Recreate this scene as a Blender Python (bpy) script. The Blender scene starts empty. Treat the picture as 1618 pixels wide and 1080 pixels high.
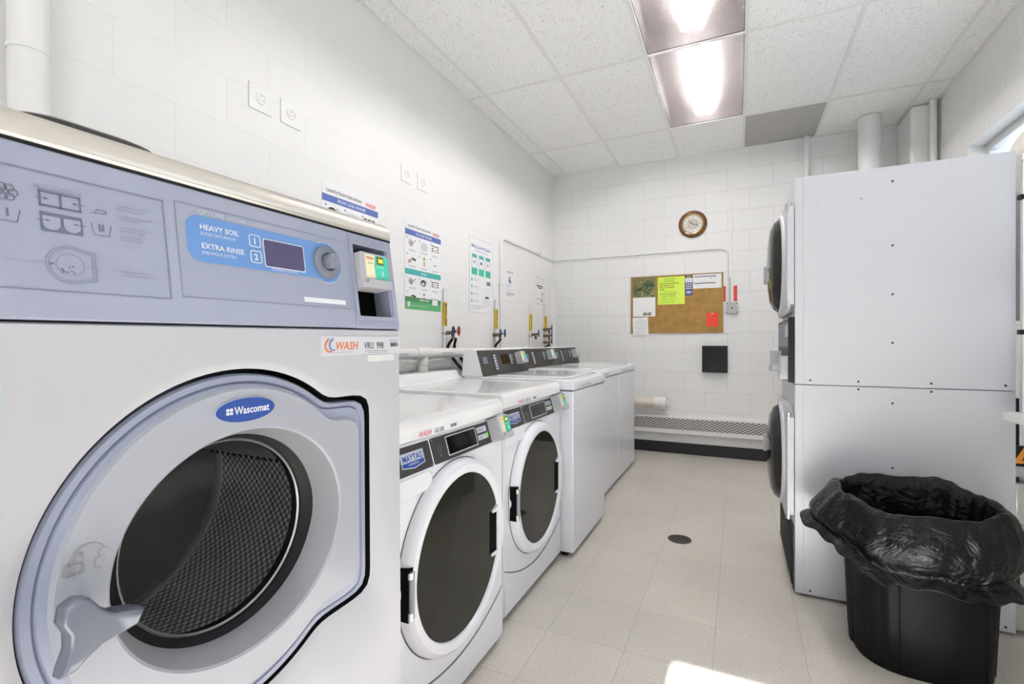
import bpy, math, random
from mathutils import Vector, Matrix
random.seed(7)
PI = math.pi
SC = bpy.context.scene
COL = SC.collection

# ---------------------------------------------------------------- camera
cam_d = bpy.data.cameras.new('camera')
cam = bpy.data.objects.new('camera', cam_d); COL.objects.link(cam)
cam_d.sensor_width = 36.0
cam_d.lens = 764.2 / 1618 * 36
cam_d.shift_y = 1.2 / 1618
cam_d.clip_start = 0.02
cam.location = (0, 0, 1.152)
cam.rotation_euler = (PI / 2, 0, 0.4361)
SC.camera = cam

# ---------------------------------------------------------------- world, sun, exposure
w = bpy.data.worlds.new('sky'); SC.world = w; w.use_nodes = True
bg = w.node_tree.nodes['Background']
bg.inputs[0].default_value = (0.78, 0.89, 1.0, 1)
bg.inputs[1].default_value = 0.68
sun_d = bpy.data.lights.new('sun', 'SUN'); sun_d.energy = 13.0; sun_d.angle = 0.009
sun_d.color = (1.0, 0.99, 0.99)
sun = bpy.data.objects.new('sun', sun_d); COL.objects.link(sun)
SUN_DIR = Vector((0.02, 1.0, -0.616)).normalized()
sun.rotation_euler = SUN_DIR.to_track_quat('-Z', 'Y').to_euler()
SC.view_settings.view_transform = 'Standard'
SC.view_settings.look = 'None'
SC.view_settings.gamma = 1
SC.view_settings.use_curve_mapping = False
SC.view_settings.exposure = 1.74
TUBE = 560.0
try:
    SC.cycles.max_bounces = 12
    SC.cycles.diffuse_bounces = 6
    SC.cycles.transparent_max_bounces = 12
    SC.cycles.transmission_bounces = 8
    SC.cycles.sample_clamp_indirect = 12
except Exception:
    pass

# ---------------------------------------------------------------- materials
MT = {}
def mat(name, col=(.8, .8, .8), rough=.5, metal=0., noise=0., nscale=20., bump=0., bscale=60., spec=.5, emit=None, es=0., coat=0., trans=0., ior=1.45, alpha=1.):
    if name in MT: return MT[name]
    m = bpy.data.materials.new(name); m.use_nodes = True
    nt = m.node_tree; p = nt.nodes['Principled BSDF']
    p.inputs['Base Color'].default_value = (*col, 1)
    p.inputs['Roughness'].default_value = rough
    p.inputs['Metallic'].default_value = metal
    p.inputs['Specular IOR Level'].default_value = spec
    p.inputs['Coat Weight'].default_value = coat
    p.inputs['Coat Roughness'].default_value = .08
    p.inputs['Transmission Weight'].default_value = trans
    p.inputs['IOR'].default_value = ior
    p.inputs['Alpha'].default_value = alpha
    if emit:
        p.inputs['Emission Color'].default_value = (*emit, 1)
        p.inputs['Emission Strength'].default_value = es
    tc = nt.nodes.new('ShaderNodeTexCoord')
    if noise > 0:
        n = nt.nodes.new('ShaderNodeTexNoise'); n.inputs['Scale'].default_value = nscale; n.inputs['Detail'].default_value = 5
        nt.links.new(tc.outputs['Object'], n.inputs['Vector'])
        mx = nt.nodes.new('ShaderNodeMix'); mx.data_type = 'RGBA'
        mx.inputs[6].default_value = (*[c * (1 - noise) for c in col], 1)
        mx.inputs[7].default_value = (*[min(1, c * (1 + noise)) for c in col], 1)
        nt.links.new(n.outputs['Fac'], mx.inputs[0]); nt.links.new(mx.outputs[2], p.inputs['Base Color'])
    if bump > 0:
        n = nt.nodes.new('ShaderNodeTexNoise'); n.inputs['Scale'].default_value = bscale; n.inputs['Detail'].default_value = 4
        nt.links.new(tc.outputs['Object'], n.inputs['Vector'])
        b = nt.nodes.new('ShaderNodeBump'); b.inputs['Strength'].default_value = bump; b.inputs['Distance'].default_value = .01
        nt.links.new(n.outputs['Fac'], b.inputs['Height']); nt.links.new(b.outputs[0], p.inputs['Normal'])
    MT[name] = m
    return m

def block_wall(name, axis, off, k=1.):
    """painted concrete blocks: running bond, 0.4064 x 0.2032"""
    m = bpy.data.materials.new(name); m.use_nodes = True; nt = m.node_tree; p = nt.nodes['Principled BSDF']
    tc = nt.nodes.new('ShaderNodeTexCoord'); sp = nt.nodes.new('ShaderNodeSeparateXYZ'); cb = nt.nodes.new('ShaderNodeCombineXYZ')
    nt.links.new(tc.outputs['Object'], sp.inputs[0])
    a = nt.nodes.new('ShaderNodeMath'); a.inputs[1].default_value = off + 0.4064 * 20
    nt.links.new(sp.outputs[axis], a.inputs[0]); nt.links.new(a.outputs[0], cb.inputs[0])
    c = nt.nodes.new('ShaderNodeMath'); c.inputs[1].default_value = -0.0336
    nt.links.new(sp.outputs['Z'], c.inputs[0]); nt.links.new(c.outputs[0], cb.inputs[1])
    br = nt.nodes.new('ShaderNodeTexBrick')
    br.inputs['Scale'].default_value = 1; br.inputs['Brick Width'].default_value = .4064; br.inputs['Row Height'].default_value = .2032
    br.inputs['Mortar Size'].default_value = .0035; br.inputs['Mortar Smooth'].default_value = .6
    br.inputs['Color1'].default_value = (.80, .80, .79, 1); br.inputs['Color2'].default_value = (.79, .79, .78, 1)
    br.inputs['Mortar'].default_value = (.80 - .13 * k, .80 - .13 * k, .79 - .13 * k, 1)
    nt.links.new(cb.outputs[0], br.inputs['Vector'])
    nt.links.new(br.outputs['Color'], p.inputs['Base Color'])
    p.inputs['Roughness'].default_value = .42
    n = nt.nodes.new('ShaderNodeTexNoise'); n.inputs['Scale'].default_value = 90; n.inputs['Detail'].default_value = 6
    nt.links.new(tc.outputs['Object'], n.inputs['Vector'])
    b1 = nt.nodes.new('ShaderNodeBump'); b1.inputs['Strength'].default_value = .12; b1.inputs['Distance'].default_value = .004
    nt.links.new(n.outputs['Fac'], b1.inputs['Height'])
    b2 = nt.nodes.new('ShaderNodeBump'); b2.inputs['Strength'].default_value = .35 * k; b2.inputs['Distance'].default_value = .004; b2.invert = True
    nt.links.new(br.outputs['Fac'], b2.inputs['Height']); nt.links.new(b1.outputs[0], b2.inputs['Normal'])
    nt.links.new(b2.outputs[0], p.inputs['Normal'])
    return m

def floor_mat():
    m = bpy.data.materials.new('vinyl_tile_floor'); m.use_nodes = True; nt = m.node_tree; p = nt.nodes['Principled BSDF']
    tc = nt.nodes.new('ShaderNodeTexCoord'); mp = nt.nodes.new('ShaderNodeMapping')
    mp.inputs['Location'].default_value = (0.6894 + .3048 * 30, -1.8184 + .3048 * 30, 0)
    nt.links.new(tc.outputs['Object'], mp.inputs[0])
    br = nt.nodes.new('ShaderNodeTexBrick'); br.offset = 0; br.inputs['Scale'].default_value = 1
    br.inputs['Brick Width'].default_value = .3048; br.inputs['Row Height'].default_value = .3048
    br.inputs['Mortar Size'].default_value = .0010; br.inputs['Mortar Smooth'].default_value = .3
    br.inputs['Color1'].default_value = (.60, .565, .51, 1); br.inputs['Color2'].default_value = (.57, .54, .49, 1)
    br.inputs['Mortar'].default_value = (.32, .30, .275, 1)
    nt.links.new(mp.outputs[0], br.inputs['Vector'])
    n = nt.nodes.new('ShaderNodeTexNoise'); n.inputs['Scale'].default_value = 130; n.inputs['Detail'].default_value = 4
    nt.links.new(tc.outputs['Object'], n.inputs['Vector'])
    n2 = nt.nodes.new('ShaderNodeTexNoise'); n2.inputs['Scale'].default_value = 2.2; n2.inputs['Detail'].default_value = 6
    nt.links.new(tc.outputs['Object'], n2.inputs['Vector'])
    r = nt.nodes.new('ShaderNodeMapRange'); r.inputs[1].default_value = .3; r.inputs[2].default_value = .7; r.inputs[3].default_value = .84; r.inputs[4].default_value = 1.12
    nt.links.new(n.outputs['Fac'], r.inputs[0])
    r2 = nt.nodes.new('ShaderNodeMapRange'); r2.inputs[1].default_value = .3; r2.inputs[2].default_value = .7; r2.inputs[3].default_value = .93; r2.inputs[4].default_value = 1.05
    nt.links.new(n2.outputs['Fac'], r2.inputs[0])
    mu = nt.nodes.new('ShaderNodeMath'); mu.operation = 'MULTIPLY'
    nt.links.new(r.outputs[0], mu.inputs[0]); nt.links.new(r2.outputs[0], mu.inputs[1])
    vm = nt.nodes.new('ShaderNodeVectorMath'); vm.operation = 'SCALE'
    nt.links.new(br.outputs['Color'], vm.inputs[0]); nt.links.new(mu.outputs[0], vm.inputs['Scale'])
    nt.links.new(vm.outputs[0], p.inputs['Base Color'])
    rr = nt.nodes.new('ShaderNodeMapRange'); rr.inputs[3].default_value = .28; rr.inputs[4].default_value = .5
    nt.links.new(n2.outputs['Fac'], rr.inputs[0]); nt.links.new(rr.outputs[0], p.inputs['Roughness'])
    return m

def ceiling_mat():
    m = bpy.data.materials.new('acoustic_tile'); m.use_nodes = True; nt = m.node_tree; p = nt.nodes['Principled BSDF']
    tc = nt.nodes.new('ShaderNodeTexCoord')
    n = nt.nodes.new('ShaderNodeTexNoise'); n.inputs['Scale'].default_value = 85; n.inputs['Detail'].default_value = 3; n.inputs['Roughness'].default_value = .65
    nt.links.new(tc.outputs['Object'], n.inputs['Vector'])
    cr = nt.nodes.new('ShaderNodeValToRGB'); cr.color_ramp.elements[0].position = .33; cr.color_ramp.elements[0].color = (.60, .59, .575, 1)
    cr.color_ramp.elements[1].position = .42; cr.color_ramp.elements[1].color = (.91, .91, .90, 1)
    nt.links.new(n.outputs['Fac'], cr.inputs[0]); nt.links.new(cr.outputs[0], p.inputs['Base Color'])
    b = nt.nodes.new('ShaderNodeBump'); b.inputs['Strength'].default_value = .5; b.inputs['Distance'].default_value = .004
    nt.links.new(n.outputs['Fac'], b.inputs['Height']); nt.links.new(b.outputs[0], p.inputs['Normal'])
    p.inputs['Roughness'].default_value = .9
    return m

def lens_mat():
    """prismatic plastic lens: lets light through, scatters some, sparkles"""
    m = bpy.data.materials.new('prismatic_lens'); m.use_nodes = True; nt = m.node_tree
    nt.nodes.remove(nt.nodes['Principled BSDF']); out = nt.nodes['Material Output']
    tc = nt.nodes.new('ShaderNodeTexCoord'); v = nt.nodes.new('ShaderNodeTexVoronoi'); v.inputs['Scale'].default_value = 120
    nt.links.new(tc.outputs['Object'], v.inputs['Vector'])
    b = nt.nodes.new('ShaderNodeBump'); b.inputs['Strength'].default_value = 1.0; b.inputs['Distance'].default_value = .01
    nt.links.new(v.outputs['Distance'], b.inputs['Height'])
    rf = nt.nodes.new('ShaderNodeBsdfRefraction'); rf.inputs['Color'].default_value = (.86, .84, .83, 1); rf.inputs['Roughness'].default_value = .30; rf.inputs['IOR'].default_value = 1.11
    nt.links.new(b.outputs[0], rf.inputs['Normal'])
    df = nt.nodes.new('ShaderNodeBsdfDiffuse'); df.inputs[0].default_value = (.36, .33, .325, 1); nt.links.new(b.outputs[0], df.inputs['Normal'])
    tr = nt.nodes.new('ShaderNodeBsdfTransparent'); tr.inputs[0].default_value = (.9, .88, .87, 1)
    m1 = nt.nodes.new('ShaderNodeMixShader'); m1.inputs[0].default_value = .50
    nt.links.new(rf.outputs[0], m1.inputs[1]); nt.links.new(tr.outputs[0], m1.inputs[2])
    m2 = nt.nodes.new('ShaderNodeMixShader')
    rg = nt.nodes.new('ShaderNodeMapRange'); rg.inputs[1].default_value = 0; rg.inputs[2].default_value = .6; rg.inputs[3].default_value = .45; rg.inputs[4].default_value = .7
    nt.links.new(v.outputs['Distance'], rg.inputs[0]); nt.links.new(rg.outputs[0], m2.inputs[0])
    nt.links.new(m1.outputs[0], m2.inputs[1]); nt.links.new(df.outputs[0], m2.inputs[2])
    nt.links.new(m2.outputs[0], out.inputs[0])
    return m

def drum_mat():
    """stainless steel with rows of round dimples, laid out on the drum's own UV (metres)"""
    m = bpy.data.materials.new('steel_painted_glints'); m.use_nodes = True; nt = m.node_tree; p = nt.nodes['Principled BSDF']
    uv = nt.nodes.new('ShaderNodeUVMap'); sp = nt.nodes.new('ShaderNodeSeparateXYZ'); nt.links.new(uv.outputs[0], sp.inputs[0])
    def fn(op, a, b=None):
        n = nt.nodes.new('ShaderNodeMath'); n.operation = op
        for i, x in enumerate((a, b)):
            if x is None: continue
            if isinstance(x, (int, float)): n.inputs[i].default_value = x
            else: nt.links.new(x, n.inputs[i])
        return n.outputs[0]
    K = 2 * PI / 0.0160
    s = fn('ADD', fn('COSINE', fn('MULTIPLY', fn('ADD', sp.outputs[0], sp.outputs[1]), K)), fn('COSINE', fn('MULTIPLY', fn('SUBTRACT', sp.outputs[0], sp.outputs[1]), K)))
    cr = nt.nodes.new('ShaderNodeValToRGB')
    cr.color_ramp.elements[0].position = .42; cr.color_ramp.elements[0].color = (.34, .34, .35, 1)
    cr.color_ramp.elements[1].position = .64; cr.color_ramp.elements[1].color = (.95, .95, .97, 1)  # pale dimple tops paint in the highlights the dim drum lacks
    h = fn('MULTIPLY', fn('ADD', s, 2.0), .25)
    nt.links.new(h, cr.inputs[0]); nt.links.new(cr.outputs[0], p.inputs['Base Color'])
    b = nt.nodes.new('ShaderNodeBump'); b.inputs['Strength'].default_value = .9; b.inputs['Distance'].default_value = .004
    nt.links.new(h, b.inputs['Height']); nt.links.new(b.outputs[0], p.inputs['Normal'])
    p.inputs['Metallic'].default_value = .35; p.inputs['Roughness'].default_value = .25
    return m

def cork_mat():
    m = bpy.data.materials.new('cork'); m.use_nodes = True; nt = m.node_tree; p = nt.nodes['Principled BSDF']
    tc = nt.nodes.new('ShaderNodeTexCoord'); n = nt.nodes.new('ShaderNodeTexNoise'); n.inputs['Scale'].default_value = 14; n.inputs['Detail'].default_value = 10
    nt.links.new(tc.outputs['Object'], n.inputs['Vector'])
    cr = nt.nodes.new('ShaderNodeValToRGB'); cr.color_ramp.elements[0].position = .3; cr.color_ramp.elements[0].color = (.30, .165, .045, 1)
    cr.color_ramp.elements[1].position = .62; cr.color_ramp.elements[1].color = (.40, .235, .07, 1)
    nt.links.new(n.outputs['Fac'], cr.inputs[0]); nt.links.new(cr.outputs[0], p.inputs['Base Color']); p.inputs['Roughness'].default_value = .9
    return m

def photo_mat():
    """leafy calendar picture: greens and rust"""
    m = bpy.data.materials.new('foliage_print'); m.use_nodes = True; nt = m.node_tree; p = nt.nodes['Principled BSDF']
    tc = nt.nodes.new('ShaderNodeTexCoord'); n = nt.nodes.new('ShaderNodeTexNoise'); n.inputs['Scale'].default_value = 16; n.inputs['Detail'].default_value = 6; n.inputs['Distortion'].default_value = 1.5
    nt.links.new(tc.outputs['Object'], n.inputs['Vector'])
    cr = nt.nodes.new('ShaderNodeValToRGB'); e = cr.color_ramp.elements
    e[0].position = .34; e[0].color = (.02, .03, .012, 1); e[1].position = .70; e[1].color = (.42, .42, .22, 1)
    for pos, c in ((.42, (.06, .10, .035, 1)), (.5, (.16, .19, .07, 1)), (.56, (.25, .12, .03, 1)), (.62, (.12, .19, .10, 1))):
        k = e.new(pos); k.color = c
    nt.links.new(n.outputs['Fac'], cr.inputs[0]); nt.links.new(cr.outputs[0], p.inputs['Base Color']); p.inputs['Roughness'].default_value = .35
    return m

def bag_mat():
    m = bpy.data.materials.new('black_plastic_film'); m.use_nodes = True; nt = m.node_tree; p = nt.nodes['Principled BSDF']
    p.inputs['Base Color'].default_value = (.005, .005, .006, 1); p.inputs['Roughness'].default_value = .16; p.inputs['Specular IOR Level'].default_value = .22
    tc = nt.nodes.new('ShaderNodeTexCoord'); n = nt.nodes.new('ShaderNodeTexNoise'); n.inputs['Scale'].default_value = 14; n.inputs['Detail'].default_value = 6; n.inputs['Distortion'].default_value = 2.5
    nt.links.new(tc.outputs['Object'], n.inputs['Vector'])
    b = nt.nodes.new('ShaderNodeBump'); b.inputs['Strength'].default_value = .45; b.inputs['Distance'].default_value = .025
    nt.links.new(n.outputs['Fac'], b.inputs['Height']); nt.links.new(b.outputs[0], p.inputs['Normal'])
    return m

def glass_mat(name, tint=(1, 1, 1), op=.12, rough=.02, k=1.):
    m = bpy.data.materials.new(name); m.use_nodes = True; nt = m.node_tree
    nt.nodes.remove(nt.nodes['Principled BSDF']); out = nt.nodes['Material Output']
    tr = nt.nodes.new('ShaderNodeBsdfTransparent'); tr.inputs[0].default_value = (*tint, 1)
    gl = nt.nodes.new('ShaderNodeBsdfGlossy'); gl.inputs[0].default_value = (1, 1, 1, 1); gl.inputs['Roughness'].default_value = rough
    fr = nt.nodes.new('ShaderNodeLayerWeight'); fr.inputs[0].default_value = .5
    pw = nt.nodes.new('ShaderNodeMath'); pw.operation = 'POWER'; pw.inputs[1].default_value = 5.0
    nt.links.new(fr.outputs['Facing'], pw.inputs[0])
    ad = nt.nodes.new('ShaderNodeMath'); ad.operation = 'MULTIPLY_ADD'; ad.inputs[1].default_value = .7 * k; ad.inputs[2].default_value = op * .2
    nt.links.new(pw.outputs[0], ad.inputs[0])
    mx = nt.nodes.new('ShaderNodeMixShader'); nt.links.new(ad.outputs[0], mx.inputs[0])
    nt.links.new(tr.outputs[0], mx.inputs[1]); nt.links.new(gl.outputs[0], mx.inputs[2]); nt.links.new(mx.outputs[0], out.inputs[0])
    return m

def mesh_grille_mat():
    """expanded metal: rows of small dark diamonds in painted steel"""
    m = bpy.data.materials.new('expanded_metal'); m.use_nodes = True; nt = m.node_tree; p = nt.nodes['Principled BSDF']
    tc = nt.nodes.new('ShaderNodeTexCoord'); sp = nt.nodes.new('ShaderNodeSeparateXYZ'); nt.links.new(tc.outputs['Object'], sp.inputs[0])
    def fn(op, a, b=None):
        n = nt.nodes.new('ShaderNodeMath'); n.operation = op
        for i, x in enumerate((a, b)):
            if x is None: continue
            if isinstance(x, (int, float)): n.inputs[i].default_value = x
            else: nt.links.new(x, n.inputs[i])
        return n.outputs[0]
    u = fn('MULTIPLY', sp.outputs['X'], 2 * PI / .046); v = fn('MULTIPLY', sp.outputs['Z'], 2 * PI / .026)
    s = fn('ADD', fn('COSINE', fn('ADD', u, v)), fn('COSINE', fn('SUBTRACT', u, v)))
    cr = nt.nodes.new('ShaderNodeValToRGB'); cr.color_ramp.elements[0].position = .45; cr.color_ramp.elements[0].color = (.62, .60, .57, 1)
    cr.color_ramp.elements[1].position = .6; cr.color_ramp.elements[1].color = (.10, .095, .09, 1)
    nt.links.new(fn('MULTIPLY', fn('ADD', s, 2.0), .25), cr.inputs[0]); nt.links.new(cr.outputs[0], p.inputs['Base Color'])
    p.inputs['Roughness'].default_value = .5
    return m

def grille_mat():
    m = bpy.data.materials.new('eggcrate_grille'); m.use_nodes = True; nt = m.node_tree; p = nt.nodes['Principled BSDF']
    tc = nt.nodes.new('ShaderNodeTexCoord'); br = nt.nodes.new('ShaderNodeTexBrick'); br.offset = 0
    br.inputs['Scale'].default_value = 1; br.inputs['Brick Width'].default_value = .0125; br.inputs['Row Height'].default_value = .0125; br.inputs['Mortar Size'].default_value = .0022
    br.inputs['Color1'].default_value = (.26, .25, .24, 1); br.inputs['Color2'].default_value = (.24, .23, .22, 1); br.inputs['Mortar'].default_value = (.62, .61, .59, 1)
    nt.links.new(tc.outputs['Object'], br.inputs['Vector']); nt.links.new(br.outputs['Color'], p.inputs['Base Color']); p.inputs['Roughness'].default_value = .6
    return m

M_FLOOR = floor_mat(); M_CEIL = ceiling_mat(); M_LENS = lens_mat(); M_DRUM = drum_mat(); M_CORK = cork_mat(); M_LEAF = photo_mat(); M_BAG = bag_mat()
M_WL = block_wall('painted_block_left', 'Y', 0.0906, .4); M_WB = block_wall('painted_block_back', 'X', 0.0906); M_WR = block_wall('painted_block_right', 'Y', 0.2)
M_GLASS = glass_mat('clear_glass'); M_BOWL = glass_mat('door_bowl_glass', (.95, .96, .97), .02, .03, 1.0)
M_MESH = mesh_grille_mat(); M_EGG = grille_mat()
white = mat('white_enamel', (.74, .75, .795), .22, spec=.5, noise=.015, nscale=6)
whitet = mat('white_enamel_top', (.78, .785, .79), .12, coat=.3, noise=.02, nscale=5)
offw = mat('off_white_panel', (.445, .453, .485), .32, noise=.012, nscale=4)
dryw = mat('dryer_enamel', (.55, .558, .59), .32, noise=.012, nscale=4)
wpaint = mat('white_paint', (.80, .80, .79), .4, bump=.05, noise=.02)
wplas = mat('white_plastic', (.80, .80, .79), .3, noise=.01)
pvc = mat('pvc_plastic', (.76, .755, .72), .3, noise=.03, nscale=8)
pvcb = mat('aged_pvc', (.72, .67, .56), .35, noise=.05, nscale=8)
lav = mat('console_grey_plastic', (.31, .335, .43), .32, noise=.012, nscale=30)
lav2 = mat('console_panel_film', (.30, .325, .415), .4, noise=.01, nscale=30)
lavd = mat('console_groove', (.19, .205, .27), .4, noise=.01)
doorg = mat('door_light_grey_plastic', (.345, .36, .405), .3, noise=.012, nscale=20)
doorc = mat('door_cone_grey_plastic', (.30, .305, .33), .25, noise=.02, nscale=20)
doorr = mat('door_rim_grey_plastic', (.28, .305, .40), .25, noise=.012, nscale=20)
hand = mat('handle_grey_plastic', (.17, .19, .24), .25, metal=.35, coat=.3, noise=.02)
steel = mat('brushed_steel', (.66, .62, .56), .3, metal=.55, noise=.08, nscale=4)
chrome = mat('chrome', (.75, .75, .75), .12, metal=1, noise=.02)
dsteel = mat('drum_back_steel', (.22, .22, .225), .45, metal=.3, noise=.05, nscale=5)
galv = mat('galvanized_steel', (.5, .5, .5), .35, metal=.8, noise=.1, nscale=30)
rubber = mat('black_rubber', (.006, .006, .007), .45, spec=.3, noise=.1)
black = mat('black_plastic', (.007, .007, .007), .4, spec=.3, noise=.1)
blackg = mat('black_gloss', (.006, .006, .007), .07, noise=.1)
charc = mat('charcoal_panel', (.040, .038, .036), .45, noise=.05, nscale=40)
blkbin = mat('black_bin_plastic', (.006, .006, .006), .5, spec=.10, bump=.05, bscale=120, noise=.1)
dglass = mat('dark_door_glass', (.022, .021, .017), .05, spec=.25, noise=.06, nscale=3)
lcd = mat('dark_lcd', (.07, .06, .14), .2, noise=.02)
blue = mat('sky_blue_ink', (.12, .26, .56), .4, noise=.01)
blued = mat('deep_blue_ink', (.025, .07, .30), .3, noise=.02)
navy = mat('navy_ink', (.10, .16, .45), .5, noise=.02)
paper = mat('white_paper', (.82, .82, .82), .6, noise=.01)
ink = mat('black_ink', (.03, .03, .035), .6, noise=.02)
grey = mat('grey_ink', (.30, .31, .36), .6, noise=.02)
lgrey = mat('light_grey_ink', (.55, .56, .58), .6, noise=.02)
inkl = mat('lavender_grey_ink', (.13, .145, .20), .5, noise=.02)
inkll = mat('faint_lavender_ink', (.235, .255, .34), .5, noise=.02)
white_i = mat('white_ink', (.68, .70, .74), .5, noise=.01)
film = mat('sticker_film', (.55, .56, .60), .35, noise=.01)
void = mat('recess_shade_black', (.003, .003, .003), .9, spec=.1, noise=.1)  # near-black colour standing in for the shade inside slots and pockets
pale_i = mat('pale_ink', (.52, .55, .64), .5, noise=.01)
red = mat('red_ink', (.62, .04, .06), .5, noise=.02)
orange = mat('orange_ink', (.70, .16, .04), .5, noise=.02)
teal = mat('teal_ink', (.06, .42, .40), .5, noise=.02)
mint = mat('mint_ink', (.05, .55, .38), .45, noise=.02)
green = mat('green_ink', (.11, .42, .16), .5, noise=.02)
greend = mat('dark_green_ink', (.06, .25, .09), .5, noise=.02)
cream = mat('cream_ink', (.80, .74, .50), .5, noise=.01)
skin = mat('beige_ink', (.60, .33, .22), .6, noise=.02)
ltgreen = mat('lime_ink', (.25, .75, .12), .5, noise=.02)
neon = mat('yellow_green_card', (.66, .85, .10), .6, noise=.02)
gink = mat('green_marker', (.06, .42, .05), .6, noise=.02)
orred = mat('red_card', (.80, .06, .035), .6, noise=.02)
redt = mat('red_tape', (.62, .05, .03), .5, noise=.03)
yel = mat('yellow_label', (.75, .50, .03), .5, noise=.03)
amber = mat('amber_led', (.9, .6, .05), .4, noise=.02, emit=(1, .7, .05), es=.6)
ledbg = mat('dark_olive', (.09, .07, .01), .3, noise=.02)
wood = mat('brown_wood', (.155, .065, .018), .25, coat=.3, noise=.4, nscale=14)
gold = mat('brass', (.75, .52, .22), .25, metal=.8, noise=.05)
dial = mat('clock_dial', (.62, .58, .50), .5, noise=.02)
brass = mat('old_brass', (.22, .17, .09), .4, metal=.6, noise=.3, nscale=60)
copper = mat('tarnished_copper', (.28, .12, .06), .4, metal=.6, noise=.3, nscale=60)
vred = mat('red_valve_wheel', (.38, .02, .02), .4, noise=.05)
vblue = mat('blue_valve_wheel', (.03, .07, .20), .4, noise=.05)
alum = mat('aluminium_frame', (.72, .72, .73), .35, metal=.4, noise=.03)
beige = mat('beige_duct', (.50, .47, .42), .45, noise=.05)
iron = mat('cast_iron', (.07, .065, .055), .5, metal=.5, noise=.2, nscale=60)
rgrey = mat('reader_grey_plastic', (.42, .42, .45), .3, noise=.02)
tubem = mat('fluorescent_tube', (1, 1, 1), .5, emit=(.97, .98, 1.0), es=TUBE, noise=.001)
bgrey = mat('board_wood_edge', (.36, .24, .12), .5, noise=.2)

# ---------------------------------------------------------------- mesh helpers
class Fr:
    """a local frame: u right, v up, n out"""
    def __init__(s, o, u=(1, 0, 0), v=(0, 0, 1), n=None):
        s.o = Vector(o); s.u = Vector(u).normalized(); s.v = Vector(v).normalized()
        s.n = Vector(n).normalized() if n is not None else s.u.cross(s.v)
    def p(s, a, b, c=0.): return s.o + s.u * a + s.v * b + s.n * c
    def at(s, a, b, c=0., rot=0.):
        cu, su = math.cos(rot), math.sin(rot)
        return Fr(s.p(a, b, c), s.u * cu + s.v * su, s.v * cu - s.u * su, s.n)

_tc = {}
def text_geo(t, size, bold=0., sx=1., shear=0., align='LEFT'):
    k = (t, round(bold, 4), round(shear, 3), align)
    if k not in _tc:
        c = bpy.data.curves.new('t', 'FONT'); c.body = t; c.size = 1; c.offset = bold; c.shear = shear
        c.align_x = align; c.resolution_u = 2; c.fill_mode = 'FRONT'
        o = bpy.data.objects.new('t', c); COL.objects.link(o)
        dg = bpy.context.evaluated_depsgraph_get(); me = bpy.data.meshes.new_from_object(o.evaluated_get(dg))
        _tc[k] = ([tuple(v.co) for v in me.vertices], [tuple(p.vertices) for p in me.polygons])
        bpy.data.objects.remove(o); bpy.data.curves.remove(c); bpy.data.meshes.remove(me)
    vs, fs = _tc[k]
    return [(x * size * sx, y * size) for x, y, z in vs], fs

def rrect(w, h, r, n=5, cx=0, cy=0):
    r = min(r, w / 2 - 1e-5, h / 2 - 1e-5); out = []
    for (sx, sy, a0) in ((1, -1, -PI / 2), (1, 1, 0), (-1, 1, PI / 2), (-1, -1, PI)):
        for i in range(n + 1):
            a = a0 + PI / 2 * i / n
            out.append((cx + sx * (w / 2 - r) + r * math.cos(a), cy + sy * (h / 2 - r) + r * math.sin(a)))
    return out
def ell(rx, ry, n=40, cx=0, cy=0): return [(cx + rx * math.cos(2 * PI * i / n), cy + ry * math.sin(2 * PI * i / n)) for i in range(n)]

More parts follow.
